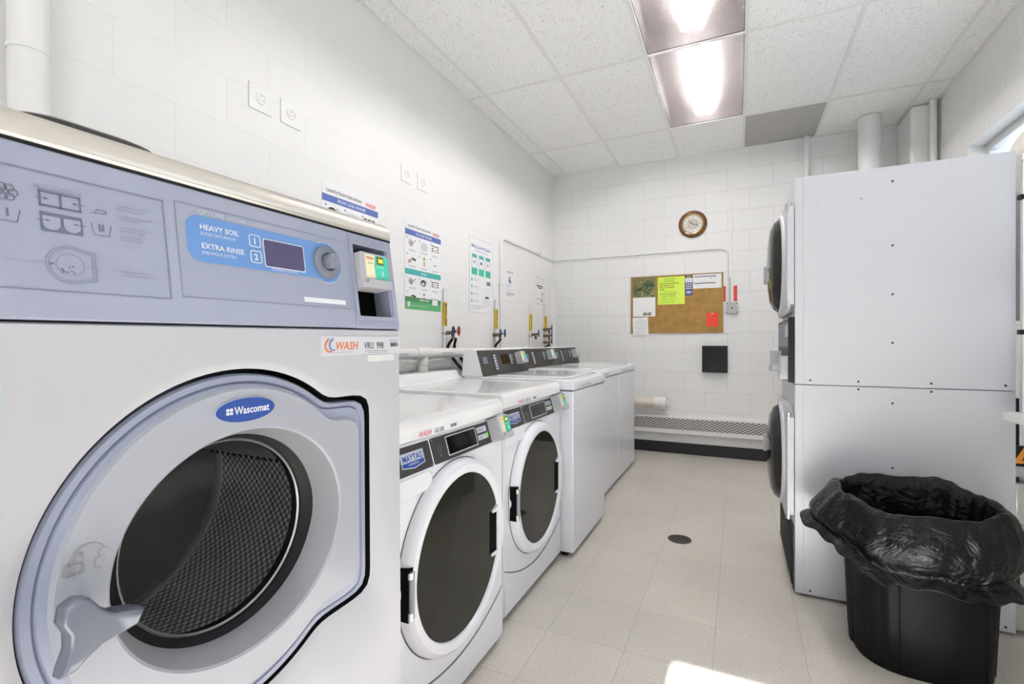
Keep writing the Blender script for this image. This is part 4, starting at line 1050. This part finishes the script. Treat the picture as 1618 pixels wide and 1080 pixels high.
# hoses from the first and second valves
def hose(name, pts, label, g='black fill hoses'):
    m = MB(); P = [Vector(p) for p in pts]; out = []
    for i in range(len(P) - 1):
        p0 = P[max(0, i - 1)]; p1 = P[i]; p2 = P[i + 1]; p3 = P[min(len(P) - 1, i + 2)]
        for k in range(6):
            t = k / 6; out.append(.5 * ((2 * p1) + (-p0 + p2) * t + (2 * p0 - 5 * p1 + 4 * p2 - p3) * t * t + (-p0 + 3 * p1 - 3 * p2 + p3) * t ** 3))
    out.append(P[-1]); m.tube(out, .0105, rubber, 10)
    tagged(m.build(name), label, 'hose', g)
hose('water_hose', [(-1.875, 3.00, 1.18), (-1.905, 2.99, 1.13), (-1.903, 2.985, 1.085), (-1.869, 2.99, 1.047), (-1.835, 3.0, 1.0), (-1.78, 3.03, .93), (-1.70, 3.05, .86)], 'black hose hanging nearest the big washer below the red-wheeled valve')
hose('water_hose', [(-1.865, 3.03, 1.18), (-1.905, 3.075, 1.13), (-1.903, 3.09, 1.085), (-1.869, 3.095, 1.047), (-1.835, 3.11, 1.0), (-1.76, 3.14, .93), (-1.66, 3.2, .86)], 'black hose hanging beside the top loader console below the red-wheeled valve')
hose('water_hose', [(-1.87, 3.78, 1.18), (-1.905, 3.755, 1.13), (-1.903, 3.75, 1.085), (-1.869, 3.75, 1.045), (-1.83, 3.75, .99), (-1.72, 3.78, .88)], 'black hose under the copper valve pair, dropping behind the consoles')
hose('water_hose', [(-1.87, 4.99, 1.13), (-1.905, 4.97, 1.11), (-1.903, 4.96, 1.075), (-1.869, 4.95, 1.035), (-1.83, 4.95, .98), (-1.72, 4.9, .86)], 'black hose under the stacked valves in the far corner')
# thin riser pipes with yellow wraps
for (y, z1, t, lab) in ((2.975, 1.54, 'HOT WATER', 'thin riser pipe with yellow HOT WATER wrap nearest the instruction poster'), (3.80, 1.53, 'HOT WATER', 'thin riser pipe with yellow wrap beside the conduit drop'),
                        (4.585, 1.555, 'COLD WATER', 'thin riser pipe with yellow wrap above the single blue valve'), (5.01, 1.575, 'COLD WATER', 'thin riser pipe with yellow wrap closest to the room corner')):
    R = empty('riser_pipe', (XL, y, 1.045), 0, lab, 'pipe', 'labelled riser pipes')
    m = MB(); m.cyl((.012, 0, .0), (.012, 0, z1 - 1.045), .009, wpaint, 12).cyl((.012, 0, z1 - 1.045), (.012, .03, z1 - 1.04), .007, wpaint, 10); m.build('pipe_body', R)
    m = MB(); m.cyl((.012, 0, .23), (.012, 0, .40), .0115, yel, 16)
    T = Fr((.0245, .002, .24), (0, 0, 1), Vector((.0, -1, 0)), Vector((1, 0, 0))); m.fbox(T, -.012, .162, -.013, .014, -.003, 0, yel); m.text(T, t, .028, ink, -.006, -.010, .0008, bold=.05, sx=.98 if t[0] == 'H' else .85); m.build('yellow_wrap', R, smooth=False)
    m = MB(); m.box(0, .022, -.02, .02, .17, .182, galv); m.cyl((.01, .02, .165), (.015, .022, .160), .006, brass, 8); m.build('clamp', R)
# conduit: up the left wall, round the bend, along to the corner, across the back wall, down to the box
c = .011
zc = 2.10
path = [Vector((XL + c, 3.90, 1.045)), Vector((XL + c, 3.90, zc - .09))] + arc((XL + c, 3.99, zc - .09), .09, PI, PI / 2, (0, 1, 0), (0, 0, 1), 8) + [Vector((XL + c, YB - .04, zc))] + arc((XL + c + .03, YB - c - .03, zc), .03, PI, PI / 2, (1, 0, 0), (0, 1, 0), 5) + \
    [Vector((-.17, YB - c, zc))] + arc((-.17, YB - c, zc - .08), .08, PI / 2, 0, (1, 0, 0), (0, 0, 1), 8) + [Vector((-.09, YB - c, 1.5535))]
R = empty('conduit', (0, 0, 0), 0, 'thin white painted conduit bending round the corner from left wall to back wall', 'conduit')
m = MB(); m.tube(path, .0105, wpaint, 12); m.build('conduit_run', R)
for p in ((XL + c, 3.90, 1.68),):
    m = MB(); m.box(XL, XL + .026, 3.87, 3.93, 1.675, 1.69, wpaint); m.build('strap', R, bevel=.002)
for x in (-1.0,):
    m = MB(); m.box(x - .008, x + .008, YB - .026, YB, zc - .03, zc + .02, wpaint); m.build('strap', R, bevel=.002)
m = MB(); m.box(XL, XL + .026, 4.85, 4.87, zc - .02, zc + .03, wpaint); m.build('strap', R, bevel=.002)
# wall plates with round locking receptacles
def outlet(y, z, label, s_=1.0):
    R = empty('wall_plate', (XL, y, z), 0, label, 'wall plate', 'white receptacle plates')
    f = Fr((0, 0, 0), (0, 1, 0), (0, 0, 1), (1, 0, 0))
    m = MB(); m.prism(f, rrect(.115 * s_, .115 * s_, .004, 3), 0, .006, wpaint); m.build('plate', R, bevel=.002)
    m = MB(); m.lathe(f, [(.026, .005), (.025, .009), (.020, .010), (.019, .007), (.0005, .007)], wpaint, 28)
    for k in range(3):
        a = PI / 2 + k * 2 * PI / 3; m.fbox(Fr(f.p(.010 * math.cos(a), .010 * math.sin(a)), f.u, f.v, f.n), -.003, .003, -.003, .003, .0071, .0082, lgrey)
    m.build('receptacle', R)
outlet(1.488, 2.243, 'white receptacle plate high on the left wall, closest to the fat vertical pipe', 1.0)
outlet(1.652, 2.243, 'white receptacle plate high on the left wall, second from the vertical pipe', 1.0)
outlet(2.545, 2.240, 'white receptacle plate on the left wall, nearer of the pair above the posters', .95)
outlet(2.715, 2.236, 'white receptacle plate on the left wall, farther of the pair above the posters', .95)

# ---------------------------------------------------------------- posters on the left wall
def poster(y, z, w_, h_, label, fn, cat='poster', name='wall_poster'):
    m = MB(); f = Fr((0, 0, 0), (0, 1, 0), (0, 0, 1), (1, 0, 0))
    m.fbox(f, 0, w_, 0, h_, 0, .0018, paper); fn(m, f, w_, h_)
    o = m.build(name, smooth=False); o.location = (XL + .0006, y, z); return tagged(o, label, cat)
def cell(m, f, x, y, w_, h_, kind, num=None, nc=navy):
    e = .0022
    if kind == 'drum':
        m.poly(f, ell(w_ * .26, h_ * .26, 20, x + w_ * .42, y + h_ * .62), ink, e); m.poly(f, ell(w_ * .16, h_ * .15, 16, x + w_ * .40, y + h_ * .55), lgrey, e + .0003); m.rect(f, x + w_ * .62, x + w_ * .82, y + h_ * .7, y + h_ * .88, lgrey, e)
    elif kind == 'ball':
        m.poly(f, rrect(w_ * .7, h_ * .6, .004, 3, x + w_ * .5, y + h_ * .6), mat('pale_grey_ink', (.70, .70, .71), .6, noise=.01), e); m.poly(f, ell(w_ * .24, h_ * .24, 20, x + w_ * .5, y + h_ * .6), lgrey, e + .0003)
        for k in (-1, 0, 1): m.rect(f, x + w_ * (.5 + k * .12) - .0008, x + w_ * (.5 + k * .12) + .0008, y + h_ * .42, y + h_ * .78, paper, e + .0006)
    elif kind == 'bars':
        for r_ in range(3):
            for c_ in range(3):
                if (r_, c_) in ((1, 1), (2, 1)): continue
                m.rect(f, x + w_ * (.14 + .27 * c_), x + w_ * (.34 + .27 * c_), y + h_ * (.80 - .17 * r_), y + h_ * (.88 - .17 * r_) , ink, e)
        m.poly(f, ell(w_ * .07, h_ * .14, 12, x + w_ * .5, y + h_ * .52), skin, e)
    elif kind == 'hand':
        m.poly(f, [(x + w_ * .1, y + h_ * .32), (x + w_ * .35, y + h_ * .36), (x + w_ * .5, y + h_ * .62), (x + w_ * .42, y + h_ * .66), (x + w_ * .12, y + h_ * .52)], skin, e); m.poly(f, [(x + w_ * .45, y + h_ * .62), (x + w_ * .8, y + h_ * .52), (x + w_ * .82, y + h_ * .66), (x + w_ * .48, y + h_ * .74)], ink, e + .0003)
    elif kind == 'finger':
        m.poly(f, ell(w_ * .11, h_ * .09, 14, x + w_ * .5, y + h_ * .84), green, e); m.poly(f, [(x + w_ * .44, y + h_ * .3), (x + w_ * .56, y + h_ * .3), (x + w_ * .60, y + h_ * .5), (x + w_ * .52, y + h_ * .72), (x + w_ * .47, y + h_ * .72), (x + w_ * .42, y + h_ * .5)], skin, e)
    elif kind == 'clothes':
        m.poly(f, ell(w_ * .22, h_ * .24, 18, x + w_ * .34, y + h_ * .66), lgrey, e); m.poly(f, ell(w_ * .16, h_ * .2, 18, x + w_ * .40, y + h_ * .58), grey, e + .0003); m.poly(f, [(x + w_ * .6, y + h_ * .6), (x + w_ * .85, y + h_ * .85), (x + w_ * .8, y + h_ * .9), (x + w_ * .55, y + h_ * .68)], skin, e)
    elif kind == 'smile':
        m.tube(arc(f.p(x + w_ * .5, y + h_ * .66, e), h_ * .16, PI * 1.1, PI * 1.9, f.u, f.v, 8), .002, ink, 5)
    for k in range(2): m.rect(f, x + w_ * (.16 + .05 * k), x + w_ * (.84 - .05 * k), y + h_ * (.16 - .07 * k), y + h_ * (.185 - .07 * k), grey, e)
    if num: m.poly(f, ell(h_ * .06, h_ * .06, 12, x + w_ * .06, y + h_ * .93), nc, e + .0003); m.text(f, num, h_ * .09, white_i, x + w_ * .06, y + h_ * .90, e + .0006, align='CENTER')
def instr(first):
    def fn(m, f, W, H):
        e = .0022
        m.text(f, 'Laundry Room Instructions', .030, ink, W * .07, H - .052, e, bold=.01, sx=.78); m.text(f, 'WASH', .034, red, W * .75, H - .060, e, bold=.02, sx=.85, shear=.15)
        m.rect(f, 0, W, H - .105, H - .068, navy, e); m.text(f, 'FRONT LOAD WASHER' if first else 'TOP LOAD WASHER', .024, white_i, W * .5, H - .095, e + .0004, bold=.015, sx=.85, align='CENTER')
        ks = (('drum', 'ball', 'bars'), ('hand', 'finger', 'smile')) if first else (('clothes', 'ball', 'bars'), ('hand', 'finger', 'smile'))
        for r_ in range(2):
            for c_ in range(3): cell(m, f, W * (.04 + .32 * c_), H - .112 - .105 * (r_ + 1), W * .29, .10, ks[r_][c_], str(r_ * 3 + c_ + 1))
        m.rect(f, 0, W, H - .362, H - .325, teal, e); m.text(f, 'DRYER', .022, white_i, W * .5, H - .352, e + .0004, bold=.015, align='CENTER')
        ks = (('clothes', 'drum', 'bars'), ('hand', 'finger', 'bars')) if not first else (('drum', 'ball', 'bars'), ('hand', 'finger', 'smile'))
        for r_ in range(2):
            for c_ in range(3):
                if (r_, c_) == (1, 2): m.lines(f, W * .70, W * .94, H - .500, grey, e, .002, 4, .007); m.rect(f, W * .76, W * .88, H - .552, H - .540, ink, e); continue
                cell(m, f, W * (.04 + .32 * c_), H - .366 - .096 * (r_ + 1), W * .29, .09, ks[r_][c_], str(r_ * 3 + c_ + 1), teal)
        m.rect(f, 0, W, 0, .072, green, e); m.rect(f, 0, W, .050, .080, greend, e + .0003); m.text(f, 'NEED HELP?', .022, white_i, W * .52, .058, e + .0006, bold=.015, align='CENTER')
        m.rect(f, W * .06, W * .13, .015, .048, white_i, e + .0006); m.text(f, 'Call or text    washlaundry.com', .014, white_i, W * .16, .022, e + .0006); m.rect(f, W * .74, W * .90, .040, .078, paper, e + .0008)
    return fn
def plain(m, f, W, H):
    m.frame(f, [(.010, .01), (W - .045, .01), (W - .045, H - .016), (.010, H - .016)], [(.012, .012), (W - .047, .012), (W - .047, H - .018), (.012, H - .018)], .0018, .0024, navy); m.lines(f, .03, W - .06, H - .06, lgrey, .0022, .002, 6, .02)
def easier(m, f, W, H):
    e = .0022
    m.frame(f, [(0, 0), (W, 0), (W, H), (0, H)], [(.003, .003), (W - .003, .003), (W - .003, H - .003), (.003, H - .003)], .0018, .0023, lgrey)
    m.text(f, 'Making Laundry Easier!', .042, navy, W * .5, H - .078, e, bold=.015, sx=.86, align='CENTER'); m.text(f, 'For Washers & Dryers', .024, grey, W * .5, H - .108, e, align='CENTER')
    for k in range(3):
        x = W * (.10 + .29 * k)
        m.frame(f, [(x, H - .245), (x + .085, H - .245), (x + .085, H - .13), (x, H - .13)], [(x + .003, H - .242), (x + .082, H - .242), (x + .082, H - .133), (x + .003, H - .133)], .0019, .0023, grey)
        m.rect(f, x + .004, x + .081, H - .16, H - .134, teal, e); m.rect(f, x - .003, x + .091, H - .30, H - .245, mint, e); m.lines(f, x + .006, x + .08, H - .255, teal, e + .0003, .003, 4, .011)
        m.rect(f, x + .028, x + .055, H - .205, H - .185, (grey, ink, skin)[k], e)
    for k in range(4):
        z = H - .34 - .058 * k; m.poly(f, ell(.014, .014, 14, W * .10, z), mint, e); m.text(f, str(k + 1), .018, white_i, W * .10, z - .006, e + .0004, align='CENTER'); m.lines(f, W * .18, W * .42, z + .006, grey, e, .0022, 2, .009)
    for z, h_ in ((.335, .012), (.352, .012), (.463, .016)): m.rect(f, W * .72 if h_ < .015 else W * .66, W * .90 if h_ < .015 else W * .82, H - z - h_, H - z, ink, e)
    m.lines(f, W * .55, W * .92, H - .40, lgrey, e, .0022, 3, .018); m.lines(f, W * .55, W * .92, H - .495, grey, e, .0022, 4, .016); m.lines(f, W * .07, W * .56, .055, grey, e, .003, 3, .013)
def notice(m, f, W, H):
    e = .0022
    m.text(f, 'ATTENTION', .030, ink, W * .5, H - .055, e, align='CENTER', sx=.9); m.poly(f, ell(.034, .034, 20, W * .5, H - .115), navy, e); m.poly(f, ell(.022, .022, 20, W * .54, H - .110), paper, e + .0003); m.poly(f, ell(.012, .012, 20, W * .5, H - .118), red, e + .0005)
    m.lines(f, W * .15, W * .60, H - .165, grey, e, .0022, 3, .010); m.lines(f, W * .15, W * .88, H - .205, grey, e, .0022, 2, .010); m.lines(f, W * .15, W * .88, H - .235, ink, e, .0025, 4, .009)
def small(m, f, W, H):
    e = .0022
    m.frame(f, [(0, 0), (W, 0), (W, H), (0, H)], [(.003, .003), (W - .003, .003), (W - .003, H - .003), (.003, H - .003)], .0018, .0023, grey)
    m.lines(f, W * .12, W * .9, H - .03, grey, e, .002, 2, .02); m.rect(f, W * .12, W * .85, H - .088, H - .076, ink, e); m.rect(f, W * .25, W * .75, H - .108, H - .098, ink, e)
    m.poly(f, [(W * .55, .03), (W * .85, .03), (W * .80, .09), (W * .88, .12), (W * .70, .13), (W * .62, .09)], grey, e); m.rect(f, W * .62, W * .75, .045, .11, paper, e + .0003); m.rect(f, W * .12, W * .5, .05, .054, ink, e)
poster(1.42, 1.372, .235, .48, 'white notice with a thin navy outline half hidden behind the big washer', plain)
poster(1.842, 1.37, .428, .625, 'laundry instruction poster with blue FRONT LOAD WASHER band, half hidden by big washer', instr(True))
poster(2.529, 1.373, .413, .588, 'laundry instruction poster with blue, teal and green bands, fully visible', instr(False))
poster(3.351, 1.400, .406, .605, 'white Making Laundry Easier poster with teal boxes and numbered circles', easier)
poster(3.985, 1.555, .26, .30, 'small white paper notice with round blue emblem right of the conduit', notice, 'notice')
poster(4.745, 1.570, .25, .275, 'small white sign with two black bars and a line drawing near the corner', small, 'notice')
# plastic channel in the corner
R = empty('pipe_chase', (XL, YB - .055, 0), 0, 'narrow white boxed channel standing in the corner of left and back walls', 'channel')
m = MB(); m.box(.0, .045, -.05, .05, .9, 1.84, wplas); m.build('channel', R, bevel=.002)
m = MB(); m.box(-.0, .047, -.115, -.052, .9, 1.50, wpaint); m.build('side_box', R, bevel=.002)

# ---------------------------------------------------------------- back wall
FB = Fr((0, 0, 0), (1, 0, 0), (0, 0, 1), (0, -1, 0))
# clock
R = empty('wall_clock', (-.416, YB, 2.370), 0, 'round wall clock with brown wooden rim and Roman-style dial', 'clock')
m = MB(); m.lathe(FB, [(.138, 0), (.139, .012), (.130, .024), (.112, .030), (.100, .026), (.097, .018)], wood, 64); m.build('rim', R)
m = MB(); m.lathe(FB, [(.099, .017), (.101, .027), (.095, .029), (.092, .020)], gold, 64); m.build('bezel', R)
m = MB(); m.poly(FB, ell(.094, .094, 64), dial, .016); m.poly(FB, ell(.08, .08, 48), paper, .0163); m.poly(FB, ell(.058, .058, 48), dial, .0166)
for k, s_ in enumerate(('XII', 'I', 'II', 'III', 'IIII', 'V', 'VI', 'VII', 'VIII', 'IX', 'X', 'XI')):
    a = PI / 2 - k * PI / 6; m.text(FB, s_, .019, ink, .069 * math.cos(a), .069 * math.sin(a) - .007, .0170, sx=.75, align='CENTER', bold=.01)
m.text(FB, 'QUARTZ', .008, grey, 0, .028, .0170, align='CENTER')
for a in (2.4, .2, 3.6, 5.6): m.poly(FB, ell(.005, .007, 8, .045 * math.cos(a), .045 * math.sin(a)), grey, .0170)
m.build('dial', R, smooth=False)
for a, L_, w_ in ((2.45, .042, .0035), (-.30, .058, .0025)):
    m = MB(); T = Fr((0, 0, 0), (math.cos(a), 0, math.sin(a)), (-math.sin(a), 0, math.cos(a)), (0, -1, 0)); m.fbox(T, -.012, L_, -w_, w_, .018, .0192, ink); m.poly(T, ell(.006, .006, 10, L_ * .8, 0), ink, .0194); m.build('hand', R)
m = MB(); m.lathe(FB, [(.093, .0235), (.0005, .0245)], M_GLASS, 48); m.build('glass', R)
# cork board
R = empty('cork_board', (-.586, YB - .001, 1.257), 0, 'cork notice board with papers pinned on it', 'notice board')
W2 = .453; Hh = .598
m = MB(); m.box(-W2, W2, -.012, 0, 0, Hh, M_CORK); m.build('cork_panel', R, smooth=False)
m = MB()
for a0, a1, b0, b1 in ((-W2 - .004, W2 + .004, -.006, .003), (-W2 - .004, W2 + .004, Hh - .003, Hh + .004), (-W2 - .006, -W2 + .004, -.006, Hh + .004), (W2 - .004, W2 + .006, -.006, Hh + .004)): m.box(a0, a1, -.014, 0, b0, b1, bgrey)
m.build('edge_trim', R)
def sheet(name, x0, x1, z0, z1, mm, label, cat, fn=None, y=.0128, skew=0., g=None):
    f = Fr((0, 0, 0), (math.cos(skew), 0, math.sin(skew)), (-math.sin(skew), 0, math.cos(skew)), (0, -1, 0)); m = MB(); W = x1 - x0; H = z1 - z0
    m.fbox(f, 0, W, 0, H, 0, .0012, mm)
    if fn: fn(m, f, W, H)
    o = m.build(name, smooth=False); o.location = (x0, YB - y, z0); return tagged(o, label, cat, g)
cl = lambda m, f, W, H: [m.rect(f, W * (.45 + .09 * k), W * (.50 + .09 * k), H * .06, H * (.14 + .10 * ((k * 7) % 3)), (grey, greend, ink, brass, greend)[k], .0015) for k in range(5)] and m.rect(f, W * .42, W * .86, H * .05, H * .14, greend, .0014)
sheet('calendar_picture', -1.022, -.790, 1.640, 1.848, M_LEAF, 'leafy green and rust picture at the top left of the cork board', 'picture')
def calp(m, f, W, H): 
    for k in range(6): m.rect(f, W * .06, W * .94, H * (.34 + .10 * k), H * (.34 + .10 * k) + .0008, mat('pale_lilac_ink', (.72, .70, .76), .6, noise=.01), .0014)
    for k in range(6): m.poly(f, [(W * (.44 + .065 * k), H * .06), (W * (.50 + .065 * k), H * .06), (W * (.485 + .065 * k), H * (.16 + .1 * ((k * 5) % 3) / 2)), (W * (.45 + .065 * k), H * (.18 + .06 * ((k * 3) % 2)))], (greend, ink, brass, greend, ink, brass)[k], .0016)
sheet('calendar_page', -1.022, -.788, 1.432, 1.636, paper, 'white calendar page with tiny green trees under the leafy picture', 'paper', calp, .0135)
def listp(m, f, W, H):
    m.text(f, 'RULES', .012, grey, W * .5, H - .022, .0015, align='CENTER')
    for k in range(9): m.rect(f, W * (.12 if k % 3 else .2), W * (.92 if k % 2 else .8), H - .040 - k * .0165, H - .0375 - k * .0165, grey, .0015)
sheet('typed_notice', -1.020, -.858, 1.228, 1.420, paper, 'typed white notice hanging off the lower left of the cork board', 'paper', listp, .0142, .035)
def neonp(m, f, W, H):
    L = [('Dog Sitting', gink, .026), ('Availability!', gink, .026), ('Choose times, schedules', ink, .0205), ('and charges will be', ink, .0205), ('based on individual', ink, .0205), ('needs.', ink, .0205), ('If interested, please', gink, .0195), ('leave note at apartment', ink, .0185),
         ('Name   Phone #', ink, .0195), ('* Please include your name', gink, .0175), ('and call phone number', gink, .0175), ('and we will be in touch', gink, .0175)]
    z = H - .028
    for k, (t, mm, s_) in enumerate(L):
        m.text(f, t, s_, mm, W * (.06 if k > 1 else .22) + (.03 if k in (6, 8) else 0), z, .0016, bold=.014 if mm is ink else .006, sx=.95, shear=.15); z -= .0222
sheet('hand_lettered_sign', -.762, -.494, 1.553, 1.842, neon, 'bright yellow-green hand-lettered sign pinned to the cork board', 'sign', neonp, .0130)
def flyer(m, f, W, H):
    m.rect(f, 0, W, H * .89, H, ink, .0015); m.text(f, 'OPEN', .018, white_i, W * .5, H * .915, .0019, bold=.01, align='CENTER'); m.lines(f, W * .1, W * .9, H * .80, navy, .0015, .002, 3, .010)
    m.rect(f, 0, W, 0, H * .66, blued, .0015)
    for r_ in range(3):
        for c_ in range(3): m.poly(f, ell(W * .13, H * .045, 12, W * (.2 + .3 * c_), H * (.57 - .11 * r_)), pale_i, .0019)
    m.poly(f, ell(W * .38, H * .07, 20, W * .5, H * .16), pale_i, .0019); m.text(f, 'CALL', .014, blued, W * .5, H * .14, .0022, align='CENTER')
sheet('flyer', -.488, -.420, 1.640, 1.842, paper, 'narrow dark blue and white flyer right of the yellow-green sign', 'flyer', flyer, .0130)
def formp(m, f, W, H):
    m.rect(f, W * .04, W * .82, H * .80, H * .90, grey, .0015); m.rect(f, W * .04, W * .80, H * .34, H * .40, ink, .0015); m.lines(f, W * .2, W * .7, H * .62, lgrey, .0015, .001, 3, .010); m.rect(f, W * .62, W * .68, H * .68, H * .72, ink, .0015); m.poly(f, ell(.006, .006, 10, W * .4, H * .06), chrome, .0019)
sheet('printed_form', -.413, -.145, 1.706, 1.848, paper, 'white printed form with two dark bands at the top right of the cork board', 'paper', formp, .0130)
def redc(m, f, W, H): m.lines(f, W * .28, W * .68, H * .78, red, .0015, .003, 2, .010); m.lines(f, W * .30, W * .66, H * .55, red, .0015, .002, 2, .012); m.lines(f, W * .26, W * .72, H * .16, red, .0015, .003); m.poly(f, [(W * .4, H * .96), (W * .6, H * .96), (W * .5, H * .88)], paper, .0015)
sheet('red_card', -.285, -.175, 1.316, 1.455, orred, 'small red card pinned at the lower right of the cork board', 'card', redc, .0130)
for k, (x, z, lab) in enumerate(((-.247, 1.503, 'brown push pin above the red card, left of two'), (-.190, 1.506, 'brown push pin above the red card, right of two'), (-.147, 1.278, 'brown push pin in the bottom right corner of the cork board'), (-.60, 1.272, 'brown push pin low in the middle of the cork board'))):
    m = MB(); m.lathe(FB, [(.006, 0), (.005, .006), (.0005, .007)], copper, 10); o = m.build('push_pin'); o.location = (x, YB - .0121, z); tagged(o, lab, 'pin', 'push pins')
# raceway, red tapes, junction box
m = MB(); m.box(-.013, .013, -.016, 0, 0, ZC - 1.555, wpaint); m.box(-.018, .018, -.018, 0, .82, .845, wpaint); m.box(-.010, -.004, -.0165, -.014, 0, .25, charc); o = m.build('cable_raceway', bevel=.002); o.location = (-.058, YB, 1.553); tagged(o, 'straight vertical white raceway rising from the grey box to the ceiling', 'raceway')
for x0, x1, lab in ((-.128, -.106, 'narrow strip of red tape left of the raceway above the grey box'), (-.034, -.002, 'wide strip of red tape right of the raceway above the grey box')):
    m = MB(); m.box(0, x1 - x0, -.0012, 0, 0, .155, redt); o = m.build('red_tape', smooth=False); o.location = (x0, YB - .0004, 1.565); tagged(o, lab, 'tape', 'red tape strips')
R = empty('junction_box', (-.050, YB, 1.498), 0, 'square grey metal electrical box on the back wall beside the cork board', 'electrical box')
m = MB(); m.prism(FB, rrect(.108, .108, .004, 3), 0, .045, mat('grey_metal_box', (.45, .45, .46), .4, metal=.3, noise=.05)); m.build('box_body', R, bevel=.002)
m = MB(); m.poly(FB, ell(.008, .008, 12), ink, .0455)
for dx in (-.045, .045):
    for dz in (-.043, .043): m.poly(FB, ell(.006, .006, 10, dx, dz), charc, .0455)
m.build('cover_screws', R, smooth=False)['kind'] = 'stuff'
# black dispenser
R = empty('wall_dispenser', (-.205, YB, .988), 0, 'square black plastic box mounted on the back wall below the cork board', 'dispenser')
m = MB(); m.loft([[Vector((x, -y, z)) for x, z in rrect(w_, h_, .006, 3)] for w_, h_, y in ((.20, .235, 0), (.232, .262, .03), (.236, .266, .075), (.225, .255, .082))], black, True, True, True); m.build('housing', R)
m = MB(); m.loft([[Vector((x, -y, z - .012)) for x, z in rrect(w_, h_, .006, 3)] for w_, h_, y in ((.205, .205, .082), (.185, .185, .0835))], black, True, False, True); m.prism(FB, [(-.06, .092), (.06, .092), (.085, .112), (-.085, .112)], .080, .088, black); m.build('lid', R)
# capped pipe stub
R = empty('pipe_stub', (0, YB - .10, .530), 0, 'short beige pipe with white end cap on the back wall beside the washers', 'pipe')
m = MB(); m.cyl((-1.55, 0, 0), (-.775, 0, 0), .056, pvcb, 28); m.build('pipe_body', R)
m = MB(); m.cyl((-.785, 0, 0), (-.665, 0, 0), .063, wplas, 28); m.box(-.668, -.640, -.025, .025, -.025, .025, wplas); m.build('end_cap', R, bevel=.003)
for x in (-1.3, -.9):
    m = MB(); m.box(x - .01, x + .01, 0, .0995, -.01, .01, wpaint); m.build('bracket', R)
# baseboard heater
R = empty('baseboard_heater', (0, YB, 0), 0, 'long low white wall heater with expanded metal front', 'heater')
Fx = Fr((-1.7, 0, 0), (0, 1, 0), (0, 0, 1), (1, 0, 0))
m = MB(); m.prism(Fx, [(0, .405), (-.055, .392), (-.060, .375), (-.060, .215), (-.045, .205), (0, .205)], 0, 3.0, wpaint); m.build('casing', R, bevel=.003)
m = MB(); m.box(-1.69, 1.28, -.063, -.0605, .258, .372, M_MESH); m.build('mesh_front', R, smooth=False)
# pipes above the dryer
R = empty('thin_pipe', (.585, YB - .065, 1.2), 0, 'thin white pipe rising to the ceiling above the dryer, left of the fat duct', 'pipe')
m = MB(); m.cyl((0, 0, 0), (0, 0, ZC - 1.201), .020, wpaint, 16); m.build('pipe_body', R)
m = MB(); m.cyl((0, 0, 1.80), (0, 0, 1.85), .026, wpaint, 16); m.build('coupling', R)
R = empty('vent_duct', (1.022, 5.03, 1.2), 0, 'fat white round vent duct rising from behind the dryer to the ceiling', 'duct')
m = MB(); m.cyl((0, 0, 0), (0, 0, ZC - 1.202), .082, wpaint, 36); m.build('duct_body', R)
R = empty('corner_pipe', (1.405, 4.875, 1.2), 0, 'thin white pipe in the far right corner beside the pilaster', 'pipe')
m = MB(); m.cyl((0, 0, 0), (0, 0, ZC - 1.202), .024, wpaint, 16); m.build('pipe_body', R)
